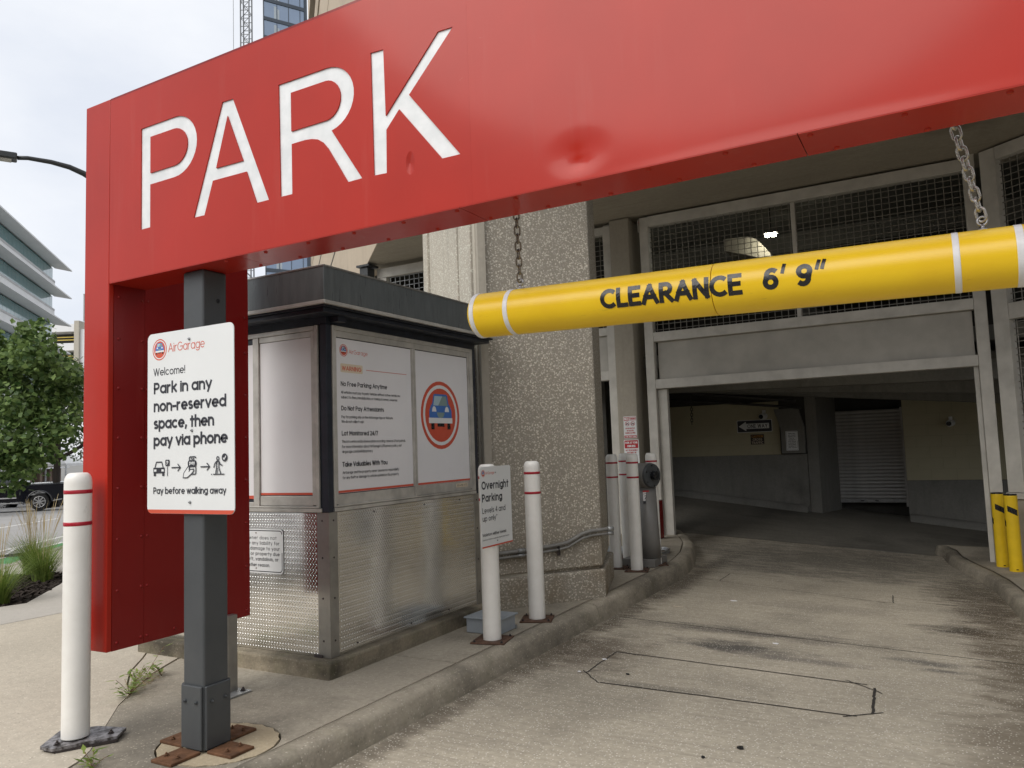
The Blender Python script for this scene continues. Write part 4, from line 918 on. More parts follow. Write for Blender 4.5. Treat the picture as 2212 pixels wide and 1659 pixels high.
# ------------------------------------------------------------------ yellow clearance bar on chains
BYc, BR = 2.925, .0985
bzc = lambda x: 2.1465-(x+1.82)*.0195
bar = thing('clearance_bar', 'yellow tubular height bar lettered CLEARANCE 6 ft 9 hanging on two chains', 'clearance bar', (-.7, BYc, 2.02))
def barpt(x, a, r): return Vector((x, BYc-cos(a)*r, bzc(x)+sin(a)*r))
def sleeve(x0, x1, r, name, mat, cap0=False, cap1=False, n=40):
    mb = MB(); prof = []
    if cap0: prof += [(x0+.045*(1-cos(t)), r*(.25+.75*sin(t))) for t in [pi/2*i/6 for i in range(7)]]
    else: prof += [(x0, r-.006), (x0, r-.001), (x0+.002, r)]
    prof += [(lerp(x0+.05 if cap0 else x0+.004, x1-.004, i/6), r) for i in range(7)]
    prof += [(x1-.002, r), (x1, r-.001), (x1, r-.006)]
    vs = [barpt(x, 2*pi*k_/n, rr) for x, rr in prof for k_ in range(n)]
    mb.add(vs, [(i*n+k_, i*n+(k_+1) % n, (i+1)*n+(k_+1) % n, (i+1)*n+k_) for i in range(len(prof)-1) for k_ in range(n)], True)
    mb.add(vs[:n], [tuple(range(n))]); mb.add(vs[-n:], [tuple(range(n))])
    return mb.build(name, mat, bar)
sleeve(-1.806, -.7115, BR, 'sleeve', 'yellow', True); sleeve(-.7085, .95, BR+.001, 'sleeve', 'yellow'); sleeve(-.7125, -.7075, BR-.002, 'sleeve_seam', 'yellow_dark')
for x0, x1 in ((-1.772, -1.75), (-1.602, -1.58), (.072, .092), (.245, .268)): sleeve(x0, x1, BR+.0022, 'reflective_band', 'tape_white')
bsh = Sheet((0, 0, 0), (1, 0, 0), (0, 0, 1), bend=lambda x, y, h: barpt(x, y/BR, BR+.0012+h))
def bar_text(t, x, y, h_, wd, wt, sp):
    tot = sum(GL[c][0]+wt+sp for c in t)-sp; sx = wd/tot
    for c in t:
        q_ = Sheet((0, 0, 0), (1, 0, 0), (0, 0, 1), bend=lambda x_, y_, h2: barpt(x_, y_/BR, BR+.0014+h2))
        q_.text('black', c, x, y, h_, (GL[c][0]+wt)*sx, wt, sp); q_.mb['black'].build('letter', 'black', bar); x += (GL[c][0]+wt+sp)*sx
bar_text('CLEARANCE', -1.150, -.046, .080, .552, .215, .08)
bar_text('6', -.522, -.040, .080, .052, .22, .1); bar_text('9', -.407, -.040, .080, .052, .22, .1)
bar_text("'", -.459, -.036, .084, .016, .15, .1); bar_text('"', -.345, -.036, .084, .036, .15, .1)
for x in (-1.563, .165):
    mb = MB(); p0 = barpt(x, pi/2, BR); mb.cyl(p0, p0+Z*.018, .006, n=10); mb.cyl(p0-Z*.001, p0+Z*.004, .014, n=12)
    mb.tube([p0+Vector((sin(2*pi*i/14)*.014, 0, .031-cos(2*pi*i/14)*.014)) for i in range(15)], .0042, 8); mb.build('eye_bolt', 'zinc', bar)
def link_mesh(L_, W_, r, mat):
    pts = []
    for i in range(10): t = -pi/2+pi*i/9; pts.append(((L_/2-W_/2)+cos(t)*W_/2, sin(t)*W_/2, 0))
    for i in range(10): t = pi/2+pi*i/9; pts.append((-(L_/2-W_/2)+cos(t)*W_/2, sin(t)*W_/2, 0))
    mb = MB(); mb.tube(pts, r, 8, True); return mb.mesh('chain_link', M[mat])
def chain(a, b, mat, label, L_=.046, W_=.027, r=.0045, sag=0):
    a, b = Vector(a), Vector(b); t_ = thing('chain', label, 'chain', b); me = link_mesh(L_, W_, r, mat)
    d = (a-b); pitch = L_-2*r-.001; n_ = max(2, round(d.length/pitch)); d.normalize(); q0 = d.to_track_quat('X', 'Z')
    for i in range(n_+1):
        o = link('chain_link', me, t_); p = b+d*pitch*(i+.35); p = p-Z*sag*sin(pi*min(1, i/n_)); o.location = p
        o.matrix_parent_inverse = base_mat(t_).inverted()
        o.rotation_mode = 'QUATERNION'; o.rotation_quaternion = q0 @ Matrix.Rotation(radians(90*(i % 2)+20+random.uniform(-9, 9)), 3, 'X').to_quaternion()
    return t_
chain((-1.535, 2.86, 2.585), (-1.563, BYc, 2.2805), 'chain_rust', 'thin weathered chain holding left end of yellow bar', .042, .023, .0038)
chain((.098, 2.86, 2.60), (.165, BYc, 2.246), 'chain', 'bright thick chain holding right end of yellow bar', .046, .027, .0049)

# ------------------------------------------------------------------ bollards
def make_bollard(r=.068, h=1.3, plate='square'):
    t_ = thing('bollard', '', 'bollard', group='white bollards with red bands')
    mb = MB(); prof = [(r, .012), (r, .016), (r, h-.056), (r, h-.05)]+[(r*.55+r*.45*cos(a), h-.05+.05*sin(a)) for a in [pi/2*i/7 for i in range(1, 8)]]+[(.001, h+.001)]
    mb.lathe(prof, 32); mb.build('sleeve', 'bollard_white', t_, False)
    for z in (h-.108, h-.272):
        mb = MB(); mb.lathe([(r+.0004, 0), (r+.0014, .001), (r+.0014, .019), (r+.0004, .02)], 32, (0, 0, z)); mb.build('reflective_band', 'tape_red', t_, False)
    return t_
bol = make_bollard()
mb = MB(); mb.box(-.13, .13, -.13, .13, .001, .012); bp = mb.build('base_plate', 'rust_brown', bol, False, .003)
for sx in (-1, 1):
    for sy in (-1, 1): bolt(bol, (sx*.105, sy*.105, .012), .6, 'rust_dark', False)
bol.location = (-3.015, 5.0, .136); bol.rotation_euler = (0, 0, radians(12)); bol['label'] = 'white bollard with red bands carrying the overnight parking sign'
tags = [((-3.02, 5.735, .136), 20, 'white bollard with two red bands standing alone in front of aggregate pier'),
        ((-3.375, 8.405, .136), 8, 'white bollard leftmost of the four around the grey barrier machine'),
        ((-3.083, 8.292, .136), 15, 'white bollard in front of the grey barrier machine, hiding part of it'),
        ((-3.50, 9.13, .136), 5, 'white bollard half hidden behind the barrier machine bollards'),
        ((-3.02, 8.76, .136), 25, 'white bollard just right of the grey barrier machine')]
for loc, rz, lab in tags: copy_tree(bol, loc, radians(rz), lab)
bn = make_bollard(.0655, 1.345)
bn.location = (-3.96, 2.43, .158); bn['label'] = 'tall white bollard nearest the camera on dark flaking steel plate'
mb = MB(); vs, fs = fill2d([[(-.17, .02), (-.04, -.155), (.05, -.15), (.19, .10), (.12, .20), (-.05, .15)]], .014); mb.add([(x, y, z+.0) for x, y, z in vs], fs); mb.build('base_plate', 'flake', bn, False, .004)
mb = MB(); vs, fs = fill2d([[(-.155, .02), (-.03, -.14), (.055, -.135), (.20, .095), (.11, .19), (-.05, .14)]], .012); mb.add([(x, y, z-.0135) for x, y, z in vs], fs); mb.build('base_plate', 'rust_dark', bn, False)
for x, y in ((.02, -.105), (.125, .11)): bolt(bn, (x, y, .007), .75, 'rust_dark', False)

# overnight parking board on a bollard
ov = thing('overnight_parking_board', 'small white Overnight Parking board fixed to a white bollard beside the booth', 'sign', (-2.945, 5.0, .84))
OX = -2.943; OC = (5.005, 1.128)
vs, fs = fill2d([rrect(OC[0]-.2265, OC[0]+.2265, OC[1]-.293, OC[1]+.293, .022)], .003); mb = MB(); mb.add([(OX-.0015+z, y, zz) for y, zz, z in vs], fs); mb.build('board', 'white_sign', ov)
sh = Sheet((OX, 0, 0), (0, 1, 0), (0, 0, 1))
car_logo(sh, 4.825, 1.372, .026); sh.text('orange_pale', 'AirGarage', 4.857, 1.364, .020, .128, .12)
for t, y, h_, wd, wt in (('Overnight', 1.255, .060, .394, .19), ('Parking', 1.165, .058, .292, .19), ('Levels 4 and', 1.083, .041, .334, .13), ('up only', 1.026, .039, .190, .13)): sh.text('ink', t, 4.798, y, h_, wd, wt, .14)
sh.text('ink', 'Violators will be towed', 4.790, .918, .022, .342, .16); sh.text('ink', "Unauthorized vehicles or vessels will be towed at owner's expense", 4.788, .888, .010, .392, .12)
sh.rect('orange_red', OC[0]-.2245, OC[0]+.2245, .8355, .846)
sh.build({'orange_red': 'logo_and_stripe', 'orange_pale': 'brand_lettering', 'ink': 'lettering', 'white_sign': 'white_print', 'black': 'logo_tyres', 'blue_print': 'logo_car', 'glass_print': 'logo_glass', 'glass_print_dark': 'logo_grille'}, ov)
for z in (1.374, 1.06, .872): bolt(ov, (OX, 5.0, z), .28, 'zinc', True, (0, radians(90), 0))

# ------------------------------------------------------------------ attendant booth
BX = -3.53; BY0, BY1 = 3.84, 5.70; BXL = -5.25
booth = thing('attendant_booth', 'small closed attendant booth of tread-plate metal with dark flat roof', 'booth', (-4.3, 4.7, .135))
MB().box(-5.36, -3.465, 3.752, 5.86, .12, .243).build('plinth', 'plinth', booth, True, .015)
MB().box(BXL, BX-.012, BY0+.012, BY1-.012, .244, 2.50).build('wall_core', 'booth_dark', booth)
def tread(mb, o, u, v, n_, W_, H_, pt=.0255):
    o, u, v, n_ = map(Vector, (o, u, v, n_)); j = 0; y = pt*.5
    while y < H_-.01:
        x = pt*.5+(pt*.5 if j % 2 else 0)
        while x < W_-.008:
            a = radians(57 if j % 2 else -57); du = u*cos(a)+v*sin(a); dv = -u*sin(a)+v*cos(a); c = o+u*x+v*y
            L_, W2, h_ = .0115, .0036, .0038
            mb.add([c-du*L_, c+dv*W2, c+du*L_, c-dv*W2, c+n_*h_-du*L_*.45, c+n_*h_+du*L_*.45], [(0, 3, 4), (3, 5, 4), (3, 2, 5), (2, 1, 5), (1, 4, 5), (1, 0, 4)], True)
            x += pt
        y += .0178; j += 1
# driveway side and street side plates
MB().box(BX-.010, BX, BY0+.075, BY1-.075, .246, 1.170).build('wall_plate', 'tread', booth)
MB().box(BXL+.07, BX-.10, BY0, BY0+.010, .246, 1.170).build('wall_plate', 'tread', booth)
mb = MB(); tread(mb, (BX, BY0+.08, .25), (0, 1, 0), (0, 0, 1), (1, 0, 0), BY1-BY0-.16, .915); stuff(mb.build('tread_pattern', 'tread', booth))
mb = MB(); tread(mb, (-4.6, BY0, .25), (1, 0, 0), (0, 0, 1), (0, -1, 0), .97, .915); stuff(mb.build('tread_pattern', 'tread', booth))
# corner angles
MB().box(BX-.098, BX+.004, BY0-.004, BY0+.001, .245, 1.172).build('corner_trim', 'steel_trim', booth)
MB().box(BX-.001, BX+.004, BY0+.0015, BY0+.078, .245, 1.172).build('corner_trim', 'steel_trim', booth)
MB().box(BX-.001, BX+.004, BY1-.078, BY1+.004, .245, 1.172).build('corner_trim', 'steel_trim', booth)
MB().box(BX-.05, BX+.006, BY0-.006, BY0+.045, 1.174, 2.42).build('corner_post', 'booth_dark', booth, True, .004)
MB().box(BX-.05, BX+.006, BY1-.045, BY1+.006, 1.174, 2.42).build('corner_post', 'booth_dark', booth, True, .004)
sc_me = MB().lathe([(.007, 0), (.006, .003), (.001, .004)], 8, cap=False).mesh('screw', M['rust_dark'])
def screw(loc, rot):
    o = link('screw', sc_me, booth); o.location = loc; o.rotation_euler = rot
for z in (.35, .62, .88, 1.12):
    screw((BX-.055, BY0-.004, z), (radians(90), 0, 0)); screw((BX+.004, BY0+.04, z), (0, radians(90), 0)); screw((BX+.004, BY1-.04, z), (0, radians(90), 0))
for y in (4.1, 4.7, 5.2): screw((BX+.001, y, .285), (0, radians(90), 0)); screw((BX+.001, y+.2, 1.14), (0, radians(90), 0))
# sill ledges
MB().box(BX-.02, BX+.014, BY0+.05, BY1-.05, 1.174, 1.20).build('sill', 'booth_frame', booth, True, .004)
MB().box(BXL, BX-.052, BY0-.014, BY0+.02, 1.174, 1.20).build('sill', 'booth_frame', booth, True, .004)
# header band
MB().box(BXL, BX+.004, BY0-.004, BY1+.004, 2.422, 2.497).build('header', 'booth_dark', booth)
# window on the driveway side
wn = MB().box(BX-.03, BX-.006, 3.87, BY1-.05, 1.202, 2.42).build('window', 'booth_dark', booth)
fr = lambda y0, y1, z0, z1, o0=-.004, o1=.010, nm='window_frame', m_='booth_frame': MB().box(BX+o0, BX+o1, y0, y1, z0, z1).build(nm, m_, wn, True, .003)
fr(3.886, 3.905, 1.203, 2.418, -.004, .014); fr(3.906, 3.928, 1.22, 2.39); fr(5.60, 5.645, 1.203, 2.418, -.004, .014); fr(3.906, 5.599, 2.385, 2.417, -.004, .014); fr(3.929, 5.574, 2.342, 2.384)
fr(3.929, 4.775, 1.203, 1.285); fr(4.815, 5.574, 1.215, 1.290, -.004, .006); fr(3.906, 5.598, 1.2025, 1.2145, .0065, .018); fr(4.772, 4.806, 1.205, 2.341, .0105, .02); fr(4.770, 4.812, 1.286, 2.341, -.004, .010); fr(5.576, 5.598, 1.22, 2.384)
for y0, y1, nm in ((3.93, 4.769, 'notice'), (4.814, 5.573, 'badge')):
    o = MB().box(BX-.004, BX+.0005 if nm == 'notice' else BX-.001, y0, y1, 1.291, 2.336).build('poster', 'paper_white', wn)
    o['label'] = 'white window poster with parking warning text' if nm == 'notice' else 'white window poster with round car badge'
    ps = o
    sh = Sheet((BX+(.0005 if nm == 'notice' else -.001), 0, 0), (0, 1, 0), (0, 0, 1))
    sh.rect('orange_red', y0+.003, y1-.001, 1.2925, 1.308)
    if nm == 'notice':
        car_logo(sh, 4.010, 2.257, .042); sh.text('orange_pale', 'AirGarage', 4.062, 2.238, .030, .20, .10)
        sh.poly('cream', rrect(3.975, 4.205, 2.106, 2.166, .010)); sh.text('orange_red', 'WARNING', 3.990, 2.119, .031, .20, .18); sh.rect('orange_red', 4.242, 4.713, 2.134, 2.1375)
        for t, y, h_, wd, wt in (('No Free Parking Anytime', 2.011, .033, .498, .17), ('All vehicles must pay to park. Vehicles without active rentals are', 1.960, .0185, .652, .14), ('subject to fines, immobilization, or towing at owners expense.', 1.927, .0185, .618, .13),
                                 ('Do Not Pay Attendants', 1.845, .032, .455, .17), ('Pay for parking only on the AirGarage App or Website.', 1.793, .0185, .560, .13), ('We do not collect cash.', 1.761, .0185, .232, .13),
                                 ('Lot Monitored 24/7', 1.675, .032, .381, .17), ('This lot is enforced by license plate recording cameras & foot patrols.', 1.626, .0185, .703, .13), ("For more information about AirGarage's LPR privacy policy, visit", 1.591, .0185, .653, .13), ('airgarage.com/park/lprprivacy', 1.558, .0185, .318, .13),
                                 ('Take Valuables With You', 1.465, .033, .480, .17), ('AirGarage and the property owner assume no responsibility', 1.417, .0185, .615, .13), ('for any theft or damage to vehicles parked on this property.', 1.383, .0185, .612, .13)):
            sh.text('ink', t, 3.976, y, h_, wd, wt)
    else: car_logo(sh, 5.162, 1.836, .274)
    sh.build({'orange_red': 'red_print', 'orange_pale': 'brand_lettering', 'ink': 'lettering', 'white_sign': 'white_print', 'black': 'logo_tyres', 'blue_print': 'logo_car', 'glass_print': 'logo_glass', 'glass_print_dark': 'logo_grille', 'cream': 'highlight_box'}, ps)
tg = MB().box(BX+.0062, BX+.008, 5.35, 5.52, 1.244, 1.274).build('number_tag', 'cream', wn)
sh = Sheet((BX+.008, 0, 0), (0, 1, 0), (0, 0, 1)); sh.text('ink', '515-418-0172', 5.357, 1.251, .016, .155, .15); sh.build({'ink': 'lettering'}, tg)
# window on the street side
wf = MB().box(BXL+.03, BX-.06, BY0+.006, BY0+.03, 1.202, 2.42).build('window', 'booth_dark', booth)
ff = lambda x0, x1, z0, z1, o0=-.010, o1=.004: MB().box(x0, x1, BY0+o0, BY0+o1, z0, z1).build('window_frame', 'booth_frame', wf, True, .003)
ff(-3.625, -3.598, 1.203, 2.418, -.014); ff(-5.2, -3.626, 2.385, 2.417, -.014); ff(-3.66, -3.628, 1.22, 2.384); ff(-4.145, -3.661, 2.345, 2.383, -.008); ff(-4.145, -3.661, 1.215, 1.283, -.008); ff(-4.17, -4.146, 1.205, 2.384, -.016); ff(-4.205, -4.171, 1.205, 2.384, -.012); ff(-5.2, -4.206, 1.205, 1.24); ff(-5.2, -3.6, 1.2025, 1.2140, -.019, -.0145)
po = MB().box(-4.142, -3.664, BY0-.001, BY0+.004, 1.288, 2.342).build('poster', 'paper_white', wf); po['label'] = 'blank white window poster with red strip below'
MB().box(-4.142, -3.664, BY0-.0025, BY0-.0012, 1.288, 1.303).build('red_strip', 'orange_red', po)
po = MB().box(-5.15, -4.21, BY0-.001, BY0+.004, 1.262, 2.342).build('poster', 'paper_white', wf); MB().box(-5.15, -4.21, BY0-.0025, BY0-.0012, 1.262, 1.285).build('red_strip', 'orange_red', po)
# roof
RX, RY0, RY1 = -3.362, 3.645, 5.80
MB().box(-5.42, RX, RY0, RY1, 2.536, 2.757).build('roof', 'roof_metal', booth, True, .004)
rf = [o for o in booth.children if o.name.startswith('roof')][0]
for a in (((-5.42, RY0-.004), (RX+.004, RY0-.004), (RX+.004, RY0+.02), (-5.42, RY0+.02)), ((RX-.02, RY0+.021), (RX+.004, RY0+.021), (RX+.004, RY1), (RX-.02, RY1))):
    MB().prism(list(a), 2.512, 2.535).build('drip_edge', 'booth_frame', rf, True, .002)
    MB().prism([(x*1+(.0 if abs(x-RX) > .1 else 0), y) for x, y in a], 2.750, 2.762).build('roof_edge', 'steel_trim', rf, True, .002)
MB().box(-5.40, RX-.025, RY0+.025, RY1-.01, 2.500, 2.533).build('roof_underside', 'booth_dark', rf)
MB().box(-5.40, RX-.05, RY0+.05, RY1-.03, 2.470, 2.499).build('roof_underside', 'booth_dark', rf, True, .003)
MB().box(BX+.01, BX+.08, BY0+.03, BY0+.11, 2.432, 2.469).build('roof_bracket', 'booth_dark', rf)
MB().box(-3.66, -3.59, BY0-.016, BY0-.008, .245, .262).build('hold_down_clip', 'rust_dark', booth)
# liability notice on the booth
ow = thing('liability_notice', 'white notice with black border riveted to tread-plate booth wall, partly behind red leg', 'sign', (-4.16, BY0-.006, .75))
boardXZ(ow, -4.165, .908, .46, .30, BY0-.0068, .028, 'board', 'white_sign', .003)
sh = Sheet((0, BY0-.0068, 0), (1, 0, 0), (0, 0, 1)); sh.n = Vector((0, -1, 0))
sh.stroke('ink', rrect(-4.385, -3.945, .770, 1.046, .022)+[(-3.945, .9)], .006)
for t, z, x0, x1 in (('Owner does not', .986, -4.29, -3.995), ('assume any liability for', .950, -4.375, -3.968), ('loss or damage to your', .914, -4.373, -3.966), ('vehicle or property due', .878, -4.375, -3.967), ('to theft, vandalism, or', .842, -4.35, -3.978), ('any other reason.', .802, -4.33, -4.06)):
    sh.text('ink', t, x0, z, .024, x1-x0, .14, .2)
sh.build({'ink': 'lettering'}, ow)
for z in (1.03, .79): bolt(ow, (-4.19, BY0-.0068, z), .22, 'rust', True, (radians(90), 0, 0))
# grey junction box and conduits
jb = thing('junction_box', 'low blue-grey metal junction box on pavement behind the overnight sign bollard', 'utility box', (-3.19, 5.28, .135))
MB().box(-3.335, -3.04, 5.145, 5.40, .137, .245).build('body', 'box_grey', jb, True, .006); MB().box(-3.35, -3.02, 5.13, 5.415, .246, .258).build('lid', 'box_grey', jb, True, .004)
for x, y in ((-3.14, 5.135), (-3.05, 5.40)): MB().box(x, x+.02, y-.008, y+.008, .137, .165).build('foot_lug', 'zinc_dull', jb)
fd = Vector((-3.575+2.862, 5.93-6.79)).normalized(); fn = Vector((-fd.y, fd.x)); fn = fn if fn.x > 0 else -fn
def onpier(t, z, o=.03): p = Vector(pr_r)+fd*t+fn*o; return (p.x, p.y, z)
for j, (dz, r, lab) in enumerate(((0, .017, 'upper grey conduit pipe running across foot of aggregate pier'), (-.042, .012, 'lower thinner conduit pipe across foot of aggregate pier'))):
    cd = thing('conduit_pipe', lab, 'pipe', onpier(.3, .66+dz, .03))
    pts = [onpier(1.3, .61+dz), onpier(.72, .635+dz), onpier(.45, .655+dz), onpier(.36, .67+dz), onpier(.22, .735+dz), onpier(.12, .755+dz), onpier(.0, .76+dz), onpier(-.05, .762+dz), (-3.0, 8.0, .74+dz)][:8]
    MB().tube(dens(pts, 3), r, 10).build('pipe', 'conduit', cd)
    MB().cyl(pts[-1], Vector(pts[-1])+Vector((.035, .05, 0)), r*1.35, n=14).build('coupling', 'zinc_dull', cd)
    MB().cyl(onpier(.80, .632+dz), onpier(.86, .63+dz), r*1.25, n=14).build('coupling', 'zinc_dull', cd)
    MB().box(*[v_ for p in zip(Vector(onpier(.46, .60+dz))-Vector((.012, .012, .0)), Vector(onpier(.46, .64+dz))+Vector((.012, .012, 0))) for v_ in p]).build('strap', 'rust_dark', cd)

# ------------------------------------------------------------------ barrier machine and gate-side items
bm = thing('barrier_machine', 'grey barrier machine with round head standing among white bollards', 'barrier', (-3.1, 8.62, .135))
MB().box(-3.35, -2.955, 8.53, 8.98, .137, .225).build('base', 'barrier_grey', bm, True, .006)
mb = MB(); mb.lathe([(.125, .226), (.112, .5), (.098, 1.08)], 28, (-3.06, 8.70, 0)); mb.build('pedestal', 'barrier_grey', bm)
hc = Vector((-3.05, 8.66, 1.175)); hx = Vector((.92, -.39, 0)).normalized()
MB().cyl(hc-hx*.09, hc+hx*.065, .148, n=36).build('head', 'barrier_grey', bm, True, .01)
MB().cyl(hc+hx*.0655, hc+hx*.10, .146, .135, n=36).build('head_cover', 'grey_post', bm, True, .006)
MB().cyl(hc+hx*.1005, hc+hx*.16, .05, n=20).build('arm_hub', 'black', bm, True, .004)
MB().cyl(hc-hx*.13, hc-hx*.0905, .146, n=36).build('head_cover', 'barrier_grey', bm, True, .006)
for a in range(6):
    v_ = Vector((hx.y, -hx.x, 0))*cos(a*pi/3+.4)*.118+Z*sin(a*pi/3+.4)*.118
    MB().cyl(hc+hx*.095+v_, hc+hx*.107+v_, .009, n=8).build('cover_screw', 'black', bm)
st_c = Vector((-3.045, 8.60, .93)); lb_n = Vector((.33, -.94, 0)).normalized(); lb_u = Vector((.94, .33, 0)).normalized()
mb = MB(); mb.obox(st_c-lb_n*.004, lb_u*.035, lb_n*.003, Z*.075); lb_ = mb.build('warning_label', 'paper_white', bm)
sh = Sheet(st_c-lb_n*0, lb_u, (0, 0, 1)); sh.n = lb_n
sh.rect('sign_red', -.035, .035, .057, .075); sh.rect('ink', -.035, .035, -.075, -.045); sh.disc('ink', .012, .03, .006); sh.stroke('ink', [(.008, .022), (-.002, -.002), (.012, -.014), (.004, -.034)], .007); sh.stroke('ink', [(-.002, -.002), (-.016, -.026)], .007); sh.stroke('ink', [(-.02, .012), (.004, .016), (.022, .006)], .006); sh.stroke('ink', [(-.03, .034), (.026, .046)], .004)
sh.build({'sign_red': 'red_print', 'ink': 'pictogram'}, lb_)
yp = thing('striped_arm_post', 'thin yellow and black post behind the bollards beside gate jamb', 'post', (-3.64, 10.7, .135))
MB().cyl((-3.64, 10.7, .136), (-3.64, 10.7, .9), .028, n=16).build('lower_post', 'yellow_steel', yp); MB().cyl((-3.64, 10.7, .901), (-3.64, 10.7, 1.18), .028, n=16).build('upper_post', 'black', yp)
rbx = tag(MB().box(-3.80, -3.725, 11.05, 11.25, .136, .70).build('red_guard_box', 'red_dark', None, True, .01), 'small upright red box at foot of left gate jamb', 'box')
cv = thing('floor_hatch', 'flat blue-grey floor hatch on the pavement behind leftmost machine bollard', 'hatch', (-3.95, 9.7, .135))
MB().box(-4.3, -3.75, 9.35, 10.1, .137, .150).build('hatch_lid', 'box_grey', cv, True, .004); MB().box(-4.32, -3.73, 9.33, 10.12, .1365, .142).build('hatch_frame', 'zinc', cv)
hs = tag(MB().tube([(-3.33+.16*cos(a*.35), 9.66+.26*sin(a*.35), .15+.012*(a//18)) for a in range(46)], .014, 8).build('coiled_hose', 'zinc'), 'pale coiled hose lying on pavement right of the barrier machine', 'hose')

def wall_sign(name, label, cx, cz_, wd, hh, y, face, r=.012):
    t_ = thing(name, label, 'sign', (cx, y, cz_-hh/2)); boardXZ(t_, cx, cz_, wd, hh, y, r, 'board', face, .003)
    s_ = Sheet((cx, y, cz_), (1, 0, 0), (0, 0, 1)); return t_, s_
SGY = GY-.126
t_, sh = wall_sign('no_parking_sign', 'white and red no motorcycle parking sign high on concrete gate post', -4.268, 1.81, .214, .345, SGY, 'white_sign')
sh.rect('sign_red', -.10, .10, .105, .16); sh.text('white_sign', 'NO', -.095, .113, .042, .066, .24); sh.rect('white_sign', -.022, .095, .11, .153); sh.text('sign_red', 'PARKING', -.016, .118, .028, .106, .2)
for cx in (-.045, .045):
    sh.stroke('sign_red', arc(cx, .055, .033, .033, 0, 360, 22), .006); sh.stroke('ink', [(cx-.02, .05), (cx-.006, .062), (cx+.02, .058)], .009); sh.disc('ink', cx-.014, .046, .008); sh.disc('ink', cx+.014, .046, .008); sh.stroke('sign_red', [(cx-.022, .078), (cx+.022, .032)], .006)
for i, t in enumerate(('NO MOTORCYCLE', 'NO SCOOTER', 'PARKING ALLOWED')): sh.text('sign_red', t, 0, -.028-i*.036, .022, (.15, .11, .165)[i], .17, .17, 'c')
sh.rect('sign_red', -.10, .10, -.165, -.128); sh.text('white_sign', 'TOW AWAY ZONE', 0, -.158, .022, .175, .18, .17, 'c'); sh.build({'sign_red': 'red_print', 'white_sign': 'white_lettering', 'ink': 'pictogram'}, t_)
t_, sh = wall_sign('park_at_own_risk_sign', 'red and white park at your own risk sign below no parking sign on gate post', -4.262, 1.43, .245, .37, SGY, 'white_sign')
sh.poly('sign_red', rrect(-.112, .112, .05, .175, .012)); sh.text('white_sign', 'PARK AT YOUR', 0, .123, .032, .20, .2, .17, 'c'); sh.text('white_sign', 'OWN RISK', 0, .068, .034, .135, .2, .17, 'c')
for i, t in enumerate(('NOT RESPONSIBLE', 'FOR THEFT OR', 'DAMAGE TO', 'VEHICLES OR', 'CONTENTS')): sh.text('sign_red', t, 0, .008-i*.038, .024, (.19, .15, .12, .14, .11)[i], .17, .17, 'c')
sh.build({'sign_red': 'red_print', 'white_sign': 'white_lettering'}, t_)
IY = 15.098
t_, sh = wall_sign('one_way_sign', 'black ONE WAY sign with white left arrow on pale yellow inner wall', -3.115, 1.803, .655, .235, IY, 'white_sign', .02)
sh.poly('ink', rrect(-.318, .318, -.108, .108, .018)); sh.poly('white_sign', [(-.295, 0), (-.165, .085), (-.155, .082), (-.155, .05), (.27, .05), (.27, -.05), (-.155, -.05), (-.155, -.082), (-.165, -.085)]); sh.text('ink', 'ONE WAY', -.13, -.036, .072, .37, .15, .2)
sh.build({'ink': 'black_print', 'white_sign': 'arrow'}, t_)
t_, sh = wall_sign('caution_sign', 'small dark CAUTION CROSS TRAFFIC sign below the one way sign', -3.075, 1.548, .25, .19, IY, 'rust_dark', .004)
for i, (t, wd) in enumerate((('CAUTION', .21), ('CROSS', .17), ('TRAFFIC', .215))): sh.text('yellow_dark' if i == 0 else 'cream', t, 0, .035-i*.06, .045, wd, .16, .17, 'c')
sh.build({'yellow_dark': 'lettering', 'cream': 'lettering'}, t_)
nb = tag(MB().add([(-2.62, 15.13, 1.27), (-2.21, 15.13, 1.27), (-2.21, 14.98, 1.27), (-2.62, 14.98, 1.27), (-2.62, 15.13, 1.74), (-2.21, 15.13, 1.74), (-2.21, 14.98, 1.74), (-2.62, 14.98, 1.74), (-2.74, 15.13, 2.1), (-2.3, 15.13, 2.1), (-2.3, 15.06, 2.1), (-2.74, 15.06, 2.1)],
               [(0, 1, 2, 3), (3, 2, 6, 7), (2, 1, 5, 6), (0, 3, 7, 4), (7, 6, 10, 11), (6, 5, 9, 10), (4, 7, 11, 8), (8, 11, 10, 9)]).build('duct_casing', 'garage_concrete'), 'grey stepped duct casing at end of yellow inner wall', 'duct')
t_, sh = wall_sign('wall_notice', 'white bordered wall notice on the grey duct casing inside the ramp', -2.43, 1.50, .215, .36, 14.976, 'white_sign', .014)
sh.stroke('ink', rrect(-.096, .096, -.168, .168, .012)+[(.096, 0)], .004)
for i, t in enumerate(('Owner does', 'not assume', 'liability for', 'loss or', 'damage to', 'your vehicle', 'or property', 'due to theft', 'vandalism or', 'other reasons')): sh.text('ink', t, 0, .125-i*.029, .017, (.12, .13, .13, .08, .12, .14, .13, .13, .14, .15)[i], .2, .2, 'c')
sh.build({'ink': 'lettering'}, t_)
for loc, lab in (((-2.92, 15.0, 1.985), 'small white security camera above the one way sign'), ((.15, 15.72, 1.72), 'small white security camera high on right inner wall')):
    c_ = thing('security_camera', lab, 'camera', loc, 0, 'security cameras inside the ramp'); x, y, z = loc
    MB().box(x-.03, x+.03, y+.06, y+.10, z+.02, z+.11).build('wall_bracket', 'white_sign', c_, True, .004)
    MB().cyl((x+.02, y+.07, z), (x-.03, y-.05, z-.015), .058, n=22).build('housing', 'white_sign', c_, True, .01); MB().cyl((x-.031, y-.052, z-.0155), (x-.036, y-.064, z-.017), .042, n=20).build('lens', 'black', c_)
